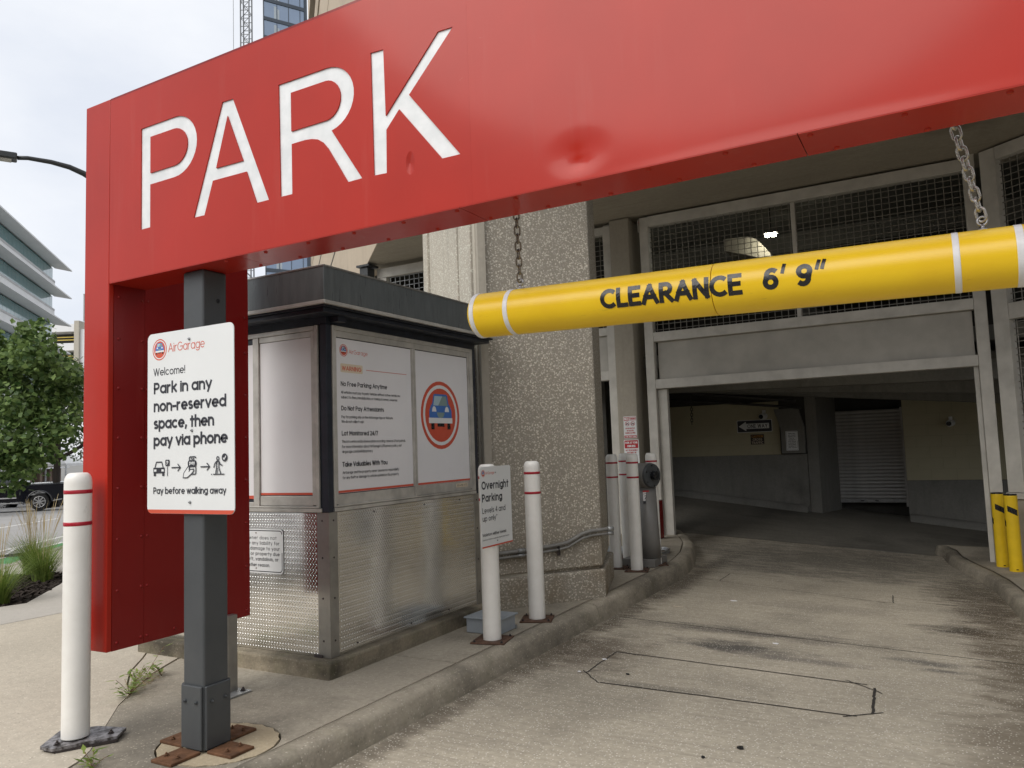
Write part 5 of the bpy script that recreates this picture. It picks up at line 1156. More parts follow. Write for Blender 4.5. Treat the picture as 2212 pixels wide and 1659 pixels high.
# roller shutter
sd_ = thing('roller_shutter', 'closed grey roller shutter door at back of the ramp', 'door', (-1.3, 16.3, .2))
slm = MB()
pr2 = [(0, 0), (-.012, .012), (-.016, .03), (-.010, .048), (0, .066)]
slm.add([(x, y, z) for x in (0, 1.19) for y, z in pr2], [(i, i+1, i+6, i+5) for i in range(4)], True); slm = slm.mesh('slat', M['shutter'])
for i in range(25):
    o = link('slat', slm, sd_); o.location = (-1.86, 16.28, .34+i*.068)
MB().box(-1.86, -.67, 16.255, 16.30, .27, .338).build('bottom_bar', 'zinc_dull', sd_, True, .004)
for x in (-1.93, -.67): MB().box(x, x+.068, 16.22, 16.32, .2, 2.06).build('guide_rail', 'shutter', sd_)
for x in (-1.45, -1.2): MB().box(x, x+.06, 16.245, 16.254, .295, .315).build('lock', 'black', sd_)
# pipes and hanging chain inside
pp = thing('ceiling_pipe', 'dark pipe running under the ramp ceiling along yellow wall', 'pipe', (-3.5, 14.6, 2.2))
MB().tube([(-5.6, 14.75, 2.47), (-4.4, 14.75, 2.36), (-3.2, 14.75, 2.22), (-2.2, 14.75, 2.09)], .025, 8).build('pipe', 'pipe_dark', pp)
MB().tube([(-4.05, 14.2, 2.7), (-4.05, 14.2, 2.52), (-3.98, 14.2, 2.44), (-3.6, 14.2, 2.39), (-2.2, 14.2, 2.2)], .03, 8).build('pipe_branch', 'pipe_dark', pp)
chain((-3.70, 13.0, 2.5), (-3.72, 13.0, 1.85), 'pipe_dark', 'dark pull chain hanging inside left gate jamb', .06, .035, .006)
# luminaires on the level above
for loc, lab, bm_ in (((-2.74, 16, 5.665), 'lit twin lamp glowing behind the mesh above ramp entrance', [(-3.75, 5.55), (-3.3, 5.40), (-2.75, 5.18), (-2.82, 5.35), (-2.92, 5.5), (-3.08, 5.70), (-3.25, 5.78), (-3.75, 5.80)]), ((-6.71, 16, 5.66), 'small lit lamp seen through narrow mesh screen beside pier', [(-7.0, 5.45), (-6.38, 5.27), (-6.38, 5.40), (-7.0, 5.62)])):
    l_ = thing('ceiling_lamp', lab, 'lamp', loc); x, y, z = loc
    MB().box(x-.13, x+.13, y-.08, y+.08, z+.03, z+.10).build('housing', 'garage_concrete', l_)
    for dx in (-.06, .06): MB().cyl((x+dx, y-.02, z-.03), (x+dx, y-.02, z+.029), .05, .05, n=16).build('bulb', 'lamp_on', l_)
    MB().cyl((x, y, z+.10), (x, y, 6.29), .012, n=8).build('drop_rod', 'pipe_dark', l_)
    n_ = len(bm_); mb = MB(); mb.add([(a, 16.25, b) for a, b in bm_]+[(a, 17.2, b) for a, b in bm_], [tuple(range(n_)), tuple(range(2*n_-1, n_-1, -1))]+[(q_, n_+q_, n_+(q_+1) % n_, (q_+1) % n_) for q_ in range(n_)]); mb.build('haunch_beam', 'precast', garage)
# street-side security speaker
sp_ = thing('wall_speaker_box', 'dark box hanging under overhang corner above the booth roof', 'speaker', (-9.4, 11.4, 4.85))
MB().box(-9.50, -9.30, 11.28, 11.5, 4.88, 5.08).build('housing', 'lamp_grey', sp_, True, .02); MB().box(-9.55, -9.25, 11.25, 11.55, 5.09, 5.13).build('mounting_plate', 'lamp_grey', sp_); MB().cyl((-9.33, 11.4, 4.80), (-9.33, 11.4, 4.88), .05, .06, n=14).build('bracket', 'pipe_dark', sp_)

# yellow guard bollards
def ybollard(loc, lab, rz):
    t_ = thing('yellow_bollard', lab, 'bollard', loc, rz, 'yellow guard bollards at right gate jamb')
    mb = MB(); mb.lathe([(.072, 0), (.072, .004), (.072, .898), (.072, .905), (.07, .91)], 28); mb.build('post', 'yellow_steel', t_, False)
    mb = MB(); mb.lathe([(.071, .9105), (.069, .925), (.04, .93), (.001, .93)], 28); mb.build('cap', 'black', t_, False)
    for a, zc in ((-88, .75), (-200, .62)):
        mb = MB(); vs = []
        for i in range(9):
            t = i/8; th = radians(a-42+84*t); vs += [(.0735*cos(th), .0735*sin(th), zc+.045-.055*t), (.0735*cos(th), .0735*sin(th), zc-.025-.055*t)]
        mb.add(vs, [(2*i, 2*i+1, 2*i+3, 2*i+2) for i in range(8)], True); mb.build('chevron_mark', 'black', t_, False)
    mb = MB(); mb.box(-.012, .012, -.0735, -.072, .04, .05); mb.build('maker_mark', 'black', t_, False)
    return t_
ybollard((.54, 11.30, gz(.4, 11.3)+.10), 'yellow bollard with black chevrons, further left of the pair by right jamb', radians(10))
ybollard((.655, 10.98, gz(.4, 11)+.10), 'yellow bollard with black chevrons, nearer right of the pair by right jamb', radians(5))

# small litter on the driveway
for i, (x, y, s_, m_, lab, c) in enumerate(((-2.27, 4.79+.55, .018, 'paper_white', 'white paper scrap near the curb', 'litter'), (-2.31, 4.98, .014, 'paper_white', 'tiny white scrap at the saw-cut corner', 'litter'), (-1.0, 4.05, .018, 'black', 'larger black chip lying on driveway foreground', 'debris'), (-1.14, 3.86, .012, 'black', 'smaller black chip on driveway at bottom of picture', 'debris'), (-1.98, 5.05, .012, 'black', 'black chip inside the saw-cut loop', 'debris'), (-1.95, 7.95, .035, 'paper_white', 'white slip of paper beyond the oil stain', 'litter'), (-1.25, 6.35, .03, 'paper_white', 'flattened pale scrap beside the driveway joint', 'litter'), (-2.35, 7.4, .045, 'cream', 'thin pale stick lying on driveway near curb', 'litter'))):
    mb = MB(); a = random.uniform(0, 6); t = .003 if m_ != 'black' else .007
    pts = [(x+s_*cos(a+k_*1.26)*(.8+.4*random.random())*(1 if i != 7 else 1.3), y+s_*sin(a+k_*1.26)*(.6+.4*random.random())*(1 if i != 7 else .15)) for k_ in range(5)]
    mb.prism(pts, lambda x_, y_: gz(x_, y_)+.002, lambda x_, y_: gz(x_, y_)+.002+t*random.uniform(.5, 1.6)); tag(mb.build('litter_scrap' if c == 'litter' else 'debris_chip', m_), lab, c)

# ------------------------------------------------------------------ plants
def grass_clump(loc, lab, nb_, h_, sp_r, npl):
    t_ = thing('ornamental_grass', lab, 'grass', loc, 0, 'ornamental grasses in the planting bed'); mb = MB()
    for i in range(nb_):
        a = random.uniform(0, 2*pi); r0 = random.uniform(0, .11); L_ = h_*random.uniform(.55, 1.05); le = random.uniform(.12, .75)*sp_r; w_ = random.uniform(.0035, .006)
        p0 = Vector((r0*cos(a), r0*sin(a), 0)); d = Vector((cos(a+random.uniform(-.5, .5)), sin(a+random.uniform(-.5, .5)), 0)); s_ = Vector((-d.y, d.x, 0)); vs = []
        for k_ in range(5):
            t = k_/4; c = p0+d*le*t*t*1.1+Z*(L_*t*(1-.22*t*le)); vs += [c-s_*w_*(1-t*.9), c+s_*w_*(1-t*.9)]
        mb.add(vs, [(2*k_, 2*k_+1, 2*k_+3, 2*k_+2) for k_ in range(4)], True)
    stuff(mb.build('blades', 'blade', t_, False)); mb = MB()
    for i in range(npl):
        a = random.uniform(0, 2*pi); le = random.uniform(.05, .4)*sp_r; H_ = h_*random.uniform(1.25, 1.75); d = Vector((cos(a), sin(a), 0)); s_ = Vector((-d.y, d.x, 0)); vs = []
        for k_ in range(7):
            t = k_/6; c = d*(.05+le*t*t)+Z*H_*t; w_ = .0014 if t < .68 else .0055*(1.15-t)/.45; vs += [c-s_*w_, c+s_*w_]
        mb.add(vs, [(2*k_, 2*k_+1, 2*k_+3, 2*k_+2) for k_ in range(6)], True)
    stuff(mb.build('plumes', 'plume', t_, False)); return t_
grass_clump((-9.87, 5.62, .10), 'tall ornamental grass with tan plumes just left of near bollard', 460, .62, .7, 30)
grass_clump((-8.72, 4.50, .10), 'ornamental grass clump cut by left picture edge in mulch bed', 420, .55, .65, 26)
grass_clump((-10.6, 5.9, .10), 'ornamental grass half hidden behind the near bollard', 320, .6, .5, 36)
def weed(loc, lab, n_, h_, flat=.5):
    t_ = thing('weed', lab, 'weed', loc, 0, 'weeds in pavement joints'); ms, ml = MB(), MB()
    for i in range(n_):
        a = random.uniform(0, 2*pi); L_ = h_*random.uniform(.6, 1.1); el = random.uniform(.15, 1.1)
        d = Vector((cos(a)*cos(el), sin(a)*cos(el), sin(el))); pts = [d*L_*t+Z*(.03*t-.03*t*t) for t in (0, .35, .7, 1)]; ms.tube(pts, .0014, 5)
        for k_ in range(6):
            t = .25+.75*k_/5; p = d*L_*t; b = random.uniform(0, 2*pi); q = Vector((cos(b), sin(b), random.uniform(-.1, .6))).normalized(); s_ = q.cross(Z).normalized(); ll = random.uniform(.035, .07); w_ = ll*.17
            ml.add([p, p+q*ll*.45+s_*w_, p+q*ll, p+q*ll*.45-s_*w_], [(0, 1, 2, 3)])
    stuff(ms.build('stems', 'weed_stem', t_, False)); stuff(ml.build('leaves', 'weed', t_, False)); return t_
weed((-4.44, 3.06, .137), 'spreading green weed growing from pavement joint left of grey post', 13, .20)
weed((-4.63, 3.28, .137), 'upright taller green weed further along the pavement joint', 5, .22)
weed((-4.60, 3.40, .137), 'small low weed at right end of weed patch', 4, .13)
weed((-3.56, 2.27, .137), 'tiny green weed sprouting at bottom edge beside near bollard', 4, .09)
mb = MB()
for i in range(90):
    t = random.random(); x, y = lerp(-4.44, -4.72, t)+random.uniform(-.03, .05), lerp(3.06, 3.44, t)+random.uniform(-.05, .04); a = random.uniform(0, 6.3); l_ = random.uniform(.02, .05); d = Vector((cos(a), sin(a), random.uniform(0, .3)))*l_; s_ = Vector((-sin(a), cos(a), 0))*.0016; p = Vector((x, y, .140))
    mb.add([p-d-s_, p-d+s_, p+d+s_, p+d-s_], [(0, 1, 2, 3)])
tag(stuff(mb.build('dry_grass_litter', 'drygrass')), 'dry grass bits along the pavement joint under the weeds', 'dry grass')

def tree(name, lab, base, trunk, limbs, clumps, nleaf, size, mat, fan=False):
    t_ = thing(name, lab, 'tree', base); b = Vector(base); mb = MB()
    mb.tube([b+Vector(p) for p, r in trunk], [r for p, r in trunk], 10)
    for l_ in limbs: mb.tube([b+Vector(p) for p, r in l_], [r for p, r in l_], 7)
    mb.build('trunk', 'bark', t_); mb = MB(); tot = sum(c[3]**2.2 for c in clumps)
    for (cx, cy, cz_, R_, sq) in clumps:
        for i in range(int(nleaf*R_**2.2/tot)):
            while True:
                q = Vector((random.uniform(-1, 1), random.uniform(-1, 1), random.uniform(-1, 1)))
                if .12 < q.length < 1: break
            q = q*(.45+.55*random.random())/max(.55, q.length)*q.length**.25
            p = b+Vector((cx+q.x*R_, cy+q.y*R_, cz_+q.z*R_*sq)); s_ = size*random.uniform(.7, 1.25)
            n_ = Vector((random.gauss(0, .6)+q.x*.5, random.gauss(0, .6)+q.y*.5, random.gauss(.55, .5))).normalized(); u = n_.orthogonal().normalized(); u = Matrix.Rotation(random.uniform(0, 6.28), 3, n_) @ u; v_ = n_.cross(u)
            if fan: mb.add([p, p+u*.55*s_-v_*.5*s_, p+u*.85*s_, p+u*.55*s_+v_*.5*s_], [(0, 1, 2, 3)])
            else: mb.add([p-u*s_*.5, p+v_*s_*.24, p+u*s_*.5, p-v_*s_*.24], [(0, 1, 2, 3)])
    stuff(mb.build('crown', mat, t_)); return t_
def at(vx, vy, D):     # point on the line of sight of a photo position at a given ground distance, used to set out the far side of the street
    d = FW+RT*((vx-1106)/1662)-UP*((vy-829.5)/1662); return EYE+d*(D/hypot(d.x, d.y))
g0 = at(-35, 1150, 15.5); gb = Vector((g0.x, g0.y, .1)); rx = Vector((R0.x, R0.y, 0)); fx_ = Vector((F0.x, F0.y, 0))
cl = []
for i in range(24):
    a = random.uniform(0, 2*pi); r = random.uniform(.1, 1.25); z = random.uniform(1.35, 3.85); k_ = 1-.55*abs((z-2.3)/1.7)
    cl.append((r*cos(a)*k_, r*sin(a)*k_, z, random.uniform(.28, .52), .8))
for (px, py, R_) in ((120, 800, .45), (140, 860, .42), (135, 920, .40), (100, 970, .40), (60, 1000, .38), (30, 1040, .32), (70, 770, .42), (55, 720, .22), (95, 905, .5), (40, 880, .55), (20, 960, .5), (85, 840, .5), (150, 830, .3), (30, 800, .5), (45, 705, .16), (90, 700, .14)):
    p = at(px, py, 15.0+random.uniform(-.5, .5))-gb; cl.append((p.x, p.y, p.z, R_, .85))
tree('ginkgo_tree', 'leafy green ginkgo tree beside street at left picture edge', tuple(gb), [((0, 0, 0), .07), ((.02, 0, 1.2), .06), ((0, .03, 2.6), .045), ((0, 0, 4.0), .012)],
     [[((0, 0, 1.2+.3*i), .03), ((cos(i*1.9)*.5, sin(i*1.9)*.5, 1.6+.3*i), .018), ((cos(i*1.9)*1.1, sin(i*1.9)*1.1, 1.9+.3*i), .006)] for i in range(7)], cl, 10000, .10, 'ginkgo', True)
t0 = at(121, 1050, 50); tb = Vector((t0.x, t0.y, -1.1)); cl = []
for i in range(46):
    a = random.uniform(0, 2*pi); r = random.uniform(.5, 5.4); z = random.uniform(4.9, 8.6); cl.append((r*cos(a), r*sin(a), z-.13*r, random.uniform(.7, 1.3), .6))
for (px, py, R_) in ((100, 800, .8), (140, 790, .8), (165, 820, .8), (120, 850, .8), (155, 880, .7), (175, 920, .7), (165, 960, .55), (110, 900, .6), (150, 840, .8), (172, 985, .4)):
    p = at(px, py, 50+random.uniform(-1.5, 1.5))-tb; cl.append((p.x, p.y, p.z, R_*1.4, .7))
tree('locust_tree', 'grey-green fine-leaved tree across street behind the black pickup', tuple(tb), [((0, 0, 0), .19), ((.05, 0, 2.1), .17), ((.0, .08, 3.9), .15), ((.1, 0, 6.4), .07)],
     [[((0, 0, 2.9), .13), (tuple(rx*1.0+Z*3.4), .10), (tuple(rx*2.1+Z*4.1), .06), (tuple(rx*3.6+Z*5.3), .02)], [((0, 0, 3.8), .12), (tuple(-rx*1.2+Z*5.1), .07), (tuple(-rx*2.7+Z*6.4), .02)], [((0, 0, 3.9), .1), (tuple(rx*1.5+Z*5.1), .07), (tuple(rx*3.3+Z*6.3), .02)]], cl, 14000, .21, 'locust')
t0 = at(-60, 1000, 40); tb2 = Vector((t0.x, t0.y, -.7)); cl = [(random.uniform(-3, 3), random.uniform(-3, 3), random.uniform(2.4, 5.2), random.uniform(.8, 1.3), .7) for i in range(22)]
tree('street_tree', 'dark green street tree behind ginkgo at left edge', tuple(tb2), [((0, 0, 0), .2), ((0, 0, 3.5), .1)], [], cl, 5000, .2, 'locust')

# ------------------------------------------------------------------ vehicles across the street
def extr_side(prof, w0, w1, mb):      # side profile (x,z) extruded across y with a tuck-in at the top handled by w1
    n = len(prof); zs = [p[1] for p in prof]; zm = min(zs); zM = max(zs)
    vs = []
    for s_ in (-1, 1):
        for x, z in prof: vs.append((x, s_*lerp(w0, w1, (z-zm)/(zM-zm)), z))
    mb.add(vs, [tuple(range(n)), tuple(range(2*n-1, n-1, -1))]+[(i, n+i, n+(i+1) % n, (i+1) % n) for i in range(n)])
    return mb
def wheel(t_, x, y, r, wd=.27):
    sg = 1 if y > 0 else -1
    mb = MB(); mb.cyl((x, y-wd/2, r), (x, y+wd/2, r), r, n=30); w_ = mb.build('wheel', 'tyre', t_, False, .03)
    mb = MB(); mb.cyl((x, y+sg*(wd/2-.01), r), (x, y+sg*(wd/2+.004), r), r*.64, n=28); mb.build('hub_disc', 'pipe_dark', w_, False)
    mb = MB()
    mb.tube([(x+r*.63*cos(2*pi*i/28), y+sg*(wd/2+.004), r+r*.63*sin(2*pi*i/28)) for i in range(28)], .018, 6, True)
    for i in range(8):
        a = 2*pi*i/8+.2; mb.obox((x+r*.34*cos(a), y+sg*(wd/2+.01), r+r*.34*sin(a)), Vector((cos(a), 0, sin(a)))*r*.28, Vector((-sin(a), 0, cos(a)))*.028, (0, .008, 0))
    mb.cyl((x, y+sg*(wd/2), r), (x, y+sg*(wd/2+.025), r), .07, n=16); mb.build('rim', 'rim', w_, False)
def arch(cx, r, n=9): return [(cx+r*cos(a), .40+r*sin(a)) for a in [pi-pi*i/n for i in range(n+1)]]
# pickup: +x is the tail
pk0 = at(97.5, 1099, 44.0); pk = thing('pickup_truck', 'black crew-cab pickup truck stopped on the street at left', 'pickup truck')
pk.location = (pk0.x, pk0.y, pk0.z-.02); hd = Vector((.69, .72)); pk.rotation_euler = (0, 0, atan2(hd.y, hd.x))
W = .98
lower = [(-4.55, .62)]+[(-3.95, .48)]+arch(-3.45, .50)+[(-2.9, .45), (-.6, .45)]+arch(0, .50)+[(.6, .48), (1.15, .55), (1.2, 1.22), (-1.05, 1.20), (-1.1, 1.16), (-3.05, 1.14), (-3.9, 1.12), (-4.5, 1.0)]
mb = MB(); extr_side(lower, W, W-.03, mb); mb.build('body', 'truck_black', pk, False, .025)
mb = MB(); extr_side([(-3.05, 1.145), (-2.35, 1.80), (-1.35, 1.86), (-.98, 1.80), (-.85, 1.21), (-1.0, 1.205)], W-.06, W-.22, mb); mb.build('cab', 'truck_black', pk, False, .04)
for s_ in (-1, 1):
    for p in ([(-2.85, 1.2), (-2.3, 1.72), (-1.98, 1.74), (-1.98, 1.2)], [(-1.92, 1.2), (-1.92, 1.74), (-1.35, 1.76), (-1.12, 1.5), (-1.08, 1.22)]):
        mb = MB(); mb.add([(x, s_*(W-.055-.16*(z-1.145)/.715+.004), z) for x, z in p], [tuple(range(len(p)))]); mb.build('side_window', 'car_glass', pk, False)
    mb = MB(); mb.tube([(-2.85, s_*(W-.05), 1.175), (-1.08, s_*(W-.05), 1.19), (-.98, s_*(W-.07), 1.27), (-1.02, s_*(W-.10), 1.42)], .022, 6); mb.build('window_trim', 'chrome', pk, False)
    for x in (-1.18, -2.2):
        mb = MB(); mb.obox((x, s_*(W+.012), 1.03), (.10, 0, 0), (0, .012, 0), (0, 0, .022)); mb.build('door_handle', 'chrome', pk, False, .008)
    for x in (-.95, -1.95, -2.95):
        mb = MB(); mb.obox((x, s_*(W-.004), .80), (.006, 0, 0), (0, .008, 0), (0, 0, .32)); mb.build('door_gap', 'black', pk, False)
    mb = MB(); mb.obox((-1.9, s_*(W+.008), .64), (.95, 0, 0), (0, .01, 0), (0, 0, .03)); mb.build('side_moulding', 'chrome', pk, False, .006)
    mb = MB(); mb.obox((-1.75, s_*(W+.02), .40), (1.1, 0, 0), (0, .07, 0), (0, 0, .025)); mb.build('running_board', 'chrome', pk, False, .01)
    for x in (0, -3.45):
        mb = MB(); mb.tube([(x+.53*cos(a), s_*(W+.004), .40+.53*sin(a)) for a in [pi*i/14 for i in range(15)]], .035, 6); mb.build('wheel_arch_lip', 'truck_black', pk, False)
        wheel(pk, x, s_*(W-.13), .405)
    mb = MB(); mb.obox((1.18, s_*(W-.1), 1.0), (.03, 0, 0), (0, .09, 0), (0, 0, .17)); mb.build('tail_light', 'tail', pk, False, .01)
    mb = MB(); mb.obox((-4.5, s_*.75, .88), (.05, 0, 0), (0, .2, 0), (0, 0, .09)); mb.build('headlight', 'lens', pk, False, .01)
mb = MB(); mb.box(1.15, 1.32, -.95, .95, .52, .70); mb.build('rear_bumper', 'chrome', pk, False, .03)
mb = MB(); mb.box(-1.0, 1.1, -.8, .8, 1.225, 1.235); mb.build('bed_cover', 'black', pk, False)
def suv(lab, loc, rz, mat):
    t_ = thing('parked_car', lab, 'car', loc, rz, 'cars parked behind the pickup')
    low = [(-2.3, .5), (-2.0, .38)]+arch(-1.45, .42, 7)+[(-.9, .35), (.9, .35)]+arch(1.4, .42, 7)+[(1.95, .4), (2.25, .5), (2.3, .95), (-1.0, 1.0), (-2.2, .85)]
    mb = MB(); extr_side(low, .92, .88, mb); mb.build('body', mat, t_, False, .03)
    mb = MB(); extr_side([(-1.05, 1.0), (-.35, 1.56), (1.5, 1.58), (2.1, .96)], .86, .68, mb); mb.build('cabin', mat, t_, False, .05)
    for s_ in (-1, 1):
        for p in ([(-.78, 1.06), (-.25, 1.48), (.3, 1.5), (.3, 1.06)], [(.38, 1.06), (.38, 1.5), (1.4, 1.5), (1.75, 1.06)]):
            mb = MB(); mb.add([(x, s_*(.866-.31*(z-1.0)/1.0*.95), z) for x, z in p], [tuple(range(len(p)))]); mb.build('side_window', 'car_glass', t_, False)
        for x in (-1.45, 1.4): wheel(t_, x, s_*.8, .34, .22)
    mb = MB(); mb.add([(-1.0, -.7, 1.05), (-1.0, .7, 1.05), (-.42, .6, 1.52), (-.42, -.6, 1.52)], [(0, 1, 2, 3)]); mb.build('windscreen', 'car_glass', t_, False)
    return t_
p = at(150, 1070, 54); suv('dark car with long roof parked behind the pickup bed', (p.x, p.y, -1.05), atan2(.72, .69), 'suv_dark')
p = at(75, 1070, 55); suv('silver-edged car parked behind the pickup cab', (p.x, p.y, -1.05), atan2(.72, .69), 'suv_silver')

# white event canopy
tp = at(120, 1002, 62); tw = thing('event_canopy', 'white pyramid canopy tent behind the trees across the street', 'tent', (tp.x, tp.y, -1.2))
Rr = 1.45; hz = tp.z-.0; vs = []
for a in range(4):
    q = rx*(1.35 if a in (0, 3) else -1.35)*Rr*.72+fx_*(1.2 if a < 2 else -1.2); vs.append((tp.x+q.x, tp.y+q.y, hz))
mb = MB(); mb.add(vs+[(tp.x, tp.y, hz+1.35)]+[(x, y, z-.16) for x, y, z in vs], [(0, 1, 4), (1, 2, 4), (2, 3, 4), (3, 0, 4)]+[(i, 5+i, 5+(i+1) % 4, (i+1) % 4) for i in range(4)]); mb.build('canopy', 'tent_white', tw)
for x, y, z in vs: MB().cyl((x, y, -1.2), (x, y, z-.1), .05, n=8).build('leg', 'zinc_dull', tw)

# ------------------------------------------------------------------ street lamp
h1 = at(2, 345, 15); h2 = at(37, 341, 15); e1 = at(181, 375, 15.2); e2 = at(262, 430, 15.3)
lm = thing('street_lamp', 'dark street lamp with curved arm behind the red sign leg', 'street lamp', (e2.x, e2.y, .1))
dr = (h1-h2); dr.z = 0; dr.normalize(); sdv = Vector((-dr.y, dr.x, 0))
mb = MB(); c = h2+dr*.33; mb.obox(c, dr*.33, sdv*.12, Z*.055); mb.build('lamp_head', 'lamp_grey', lm, True, .02)
mb = MB(); c = h2+dr*.22-Z*.06; mb.obox(c, dr*.14, sdv*.08, Z*.012); mb.build('lens', 'lens', lm)
MB().cyl(h2+dr*.42+Z*.05, h2+dr*.42+Z*.14, .045, n=14).build('photocell', 'lamp_grey', lm)
mid = at(110, 350, 15.1)
MB().tube([h2, at(60, 341.5, 15), mid, at(150, 361, 15.15), e1, at(225, 402, 15.25), e2], [.035, .035, .04, .045, .05, .055, .06], 10).build('arm', 'lamp_grey', lm)
MB().tube([(e2.x, e2.y, .12), (e2.x, e2.y, 3), (e2.x, e2.y, e2.z+.3)], [.11, .09, .07], 14).build('pole', 'lamp_grey', lm); MB().cyl((e2.x, e2.y, .139), (e2.x, e2.y, .5), .17, .13, n=16).build('base_cover', 'lamp_grey', lm)

# ------------------------------------------------------------------ far buildings
OD = Vector((-.72, .69)).normalized(); ON = Vector((OD.y, -OD.x))     # ON: towards the street
if ON.x < 0: ON = -ON
oc = at(116, 800, 112); OC0 = Vector((oc.x, oc.y))
of = thing('office_block', 'white office block with long sunshade bands and teal glazing at left', 'office building', (oc.x, oc.y, -1.3))
def op(s_, n_): q = OC0-OD*s_+ON*n_; return (q.x, q.y)
FH = 3.62; TOP = at(116, 556, 112).z
def oprism(name, mat, s0, s1, n0, n1, z0, z1, par=of): return MB().prism([op(s0, n0), op(s1, n0), op(s1, n1), op(s0, n1)], z0, z1).build(name, mat, par)
LEN = 70
oprism('core', 'office_grey', .3, LEN, -20, -.5, -1.2, TOP-.2)
gme = None
for i in range(9):
    zt = TOP-1.55-i*FH          # glass head
    oprism('parapet_band' if i == 0 else 'spandrel_band', 'office_white', 0, LEN, -20, 0, zt+.35, zt+FH-1.75 if i else TOP)
    oprism('reveal_band', 'office_grey', .05, LEN, -20, .04, zt+FH-1.74, zt+FH-1.5) if i else None
    # projecting sunshade, tapering past the corner
    mb = MB(); mb.prism([op(-1.9, 1.5), op(LEN, 1.5), op(LEN, -.1), op(-.2, -.1)], zt+.18, zt+.34); mb.build('sunshade', 'office_white', of)
    if i < 7:
        for j in range(24):
            s0 = .06+j*1.32
            o = MB().prism([op(s0, -.25), op(s0+1.27, -.25), op(s0+1.27, -.3), op(s0, -.3)], zt-1.5, zt+.16).build('window_pane', 'teal_glass', of)
for j in range(8):
    oprism('entrance_column', 'brown_stone', 1+j*4, 2+j*4, .2, 1.2, -1.2, 4)
# far parking deck
pd = at(150, 800, 165); pkd = thing('far_parking_deck', 'pale multi-storey parking deck with yellow rails far behind', 'building', (pd.x, pd.y, -1.3))
def dp(s_, n_): q = Vector((pd.x, pd.y))+Vector((R0.x, R0.y))*s_+Vector((F0.x, F0.y))*n_; return (q.x, q.y)
pxm = 165/1662/cos(radians(29))*.93
def dpr(name, mat, x0, x1, y0, y1, n0=0, n1=8): MB().prism([dp((x0-150)*pxm, n0), dp((x1-150)*pxm, n0), dp((x1-150)*pxm, n1), dp((x0-150)*pxm, n1)], at(150, y1, 165).z, at(150, y0, 165).z).build(name, mat, pkd)
for y0, y1 in ((700, 716), (741, 757), (782, 800), (826, 842), (868, 884)): dpr('deck_edge', 'office_white', 60, 168, y0, y1)
for y0, y1 in ((716.3, 740.7), (757.3, 781.7), (800.3, 825.7), (842.3, 867.7)):
    dpr('dark_bay', 'interior_dark', 60, 158, y0, y1, 3, 7.9); dpr('guard_rail', 'rail_yellow', 124, 157, y0+10, y0+12, .5, .7); dpr('guard_rail', 'rail_yellow', 124, 157, y0+16, y0+18, .5, .7)
dpr('stair_tower', 'precast', 160, 168.5, 694, 900, -.5, 8.5); dpr('stair_tower', 'office_white', 168.6, 190, 712, 900, 0, 8)
dpr('roof_lamp_pole', 'zinc_dull', 168, 169.6, 635, 693, 1, 1.2); dpr('roof_lamp_head', 'zinc_dull', 168, 173, 633.5, 634.8, .9, 1.3)
# glass tower and crane mast
D_T = 152; a0 = at(569, 60, D_T); a1 = at(664, 60, D_T); TV = Vector((a1.x-a0.x, a1.y-a0.y)); TL = TV.length*1.0; TV.normalize(); TN = Vector((TV.y, -TV.x))
tv = (TV*.95+Vector((F0.x, F0.y))*.31).normalized(); TL = TL*1.04; TN = Vector((tv.y, -tv.x))
if TN.dot(Vector((a0.x, a0.y))) > 0: TN = -TN
tw_ = thing('glass_tower', 'tall blue glass tower behind the red sign top', 'tower', (a0.x, a0.y, -1.3))
def tp_(s_, n_): q = Vector((a0.x, a0.y))+tv*s_+TN*n_; return (q.x, q.y)
def tpr(name, mat, s0, s1, n0, n1, z0, z1, par=tw_): return MB().prism([tp_(s0, n0), tp_(s1, n0), tp_(s1, n1), tp_(s0, n1)], z0, z1).build(name, mat, par)
vd = Vector((a0.x, a0.y)).normalized(); q1, q2 = Vector(tp_(.1, -.35)), Vector(tp_(TL-.1, -.35)); MB().prism([tuple(q1), tuple(q2), tuple(q2+vd*14), tuple(q1+vd*14+tv*.4)], -1.2, 112).build('core', 'tower_frame', tw_)
zf = at(569, at(569, 80, 1).z*0+138, D_T).z; FT = (at(569, 9, D_T).z-at(569, 79, D_T).z)/1.72
z_b = at(569, 79, D_T).z
cols = [(.02, .30), (.305, .565), (.57, .83), (.835, .93)]
for f in range(-13, 7):
    z0 = z_b+f*FT
    tpr('spandrel', 'tower_frame', 0, TL, -.3, .12, z0-.35, z0+.35)
    for k_, (u0, u1) in enumerate(cols):
        p_ = tpr('window_pane', 'tower_glass', u0*TL, u1*TL, -.3, -.02, z0+.36, z0+FT-.36)
    tpr('blind', 'tower_blind', .24*TL, .295*TL, -.019, -.012, z0+.4, z0+FT-.9); tpr('blind', 'tower_blind', .31*TL, .36*TL, -.019, -.012, z0+.4, z0+FT-1.4)
for u in (0, .3, .566, .831): tpr('mullion', 'tower_frame', u*TL, u*TL+.1, -.3, .05, 20, 100)
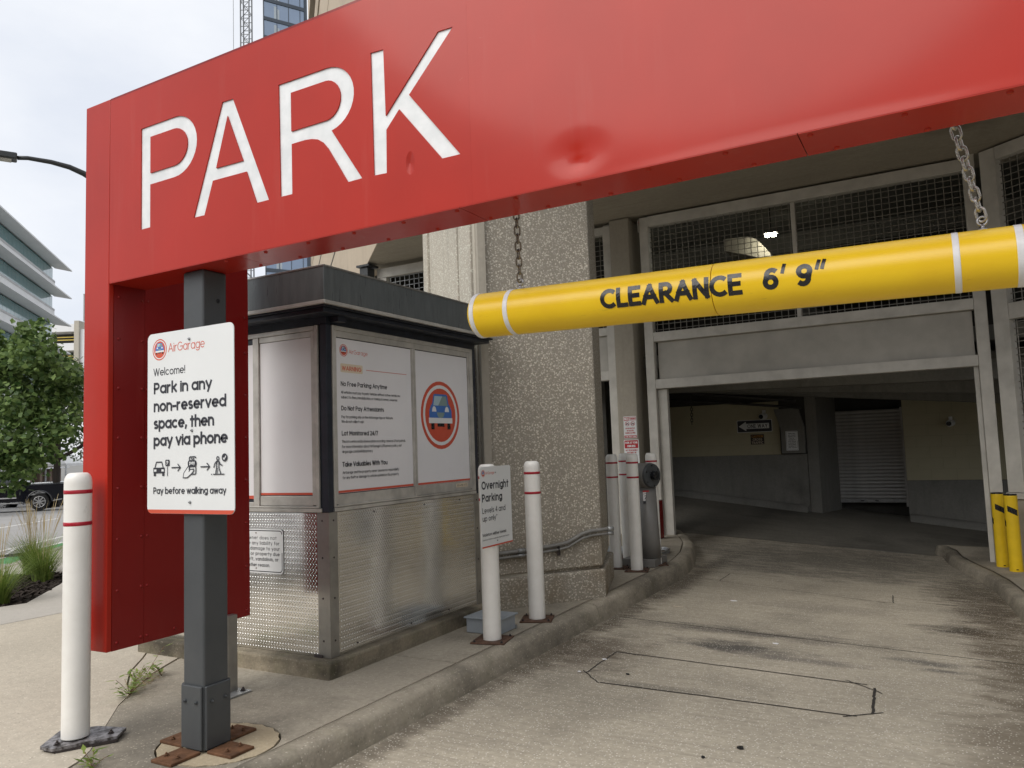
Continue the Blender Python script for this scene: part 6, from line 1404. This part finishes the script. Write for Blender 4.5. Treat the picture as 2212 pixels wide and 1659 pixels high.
tpr('corner_mullion', 'tower_frame', .935*TL, TL, -.3, .14, 20, 100)
tpr('side_fin', 'precast_beige', TL+.05, TL+1.1, -3, .1, -1.2, 62)
cm0 = at(532, 60, 175); cr_ = thing('crane_mast', 'pale lattice tower crane mast beside the glass tower', 'crane', (cm0.x, cm0.y, -1.3)); mb = MB()
hw = .95; cx_v = rx*hw; cy_v = fx_*hw; z = -1.2; cc = Vector((cm0.x, cm0.y, 0)); k_ = 0
for s_ in (-1, 1):
    for q in (-1, 1): mb.beam(cc+cx_v*s_+cy_v*q+Z*-1.2, cc+cx_v*s_+cy_v*q+Z*125, .22, .22, (1, 0, 0))
mb.build('mast_leg_frame', 'crane', cr_); mb = MB()
while z < 123:
    for q in (-1, 1):
        mb.beam(cc-cx_v+cy_v*q+Z*z, cc+cx_v+cy_v*q+Z*z, .12, .12, (0, 0, 1)); s_ = 1 if k_ % 2 else -1
        mb.beam(cc-cx_v*s_+cy_v*q+Z*z, cc+cx_v*s_+cy_v*q+Z*(z+1.9), .11, .11, (1, 0, .3))
    z += 1.9; k_ += 1
stuff(mb.build('lattice_bracing', 'crane', cr_))
mb = MB(); q = cc-rx*2.9; mb.beam(q+Z*10, q+Z*122, .09, .09, (1, 0, 0)); mb.build('hoist_cable', 'zinc_dull', cr_)
for z in (58, 63.5): MB().beam(cc-rx*2.9+Z*z, cc-cx_v+Z*z, .14, .14).build('tie_bar', 'zinc_dull', cr_)

# unseen block added to shade the garage and be mirrored in paint and metal
ac_ = thing('added_shade_block', 'unseen brown masonry block added behind the viewpoint for shade and reflections', 'building', (-10, -24, -.1))
MB().box(-46, 14, -40, -24, -.5, 9).build('wall', 'brown_stone', ac_)
wme = MB().box(0, 2.0, -.05, .06, 0, 1.7).mesh('window', M['car_glass'])
for f in range(2):
    for j in range(18):
        o = link('window', wme, ac_); o.location = (-45+j*3.3, -24, 1.6+f*3.5)
MB().box(-46.3, 14.3, -40, -23.7, 9, 9.5).build('cornice', 'precast', ac_)
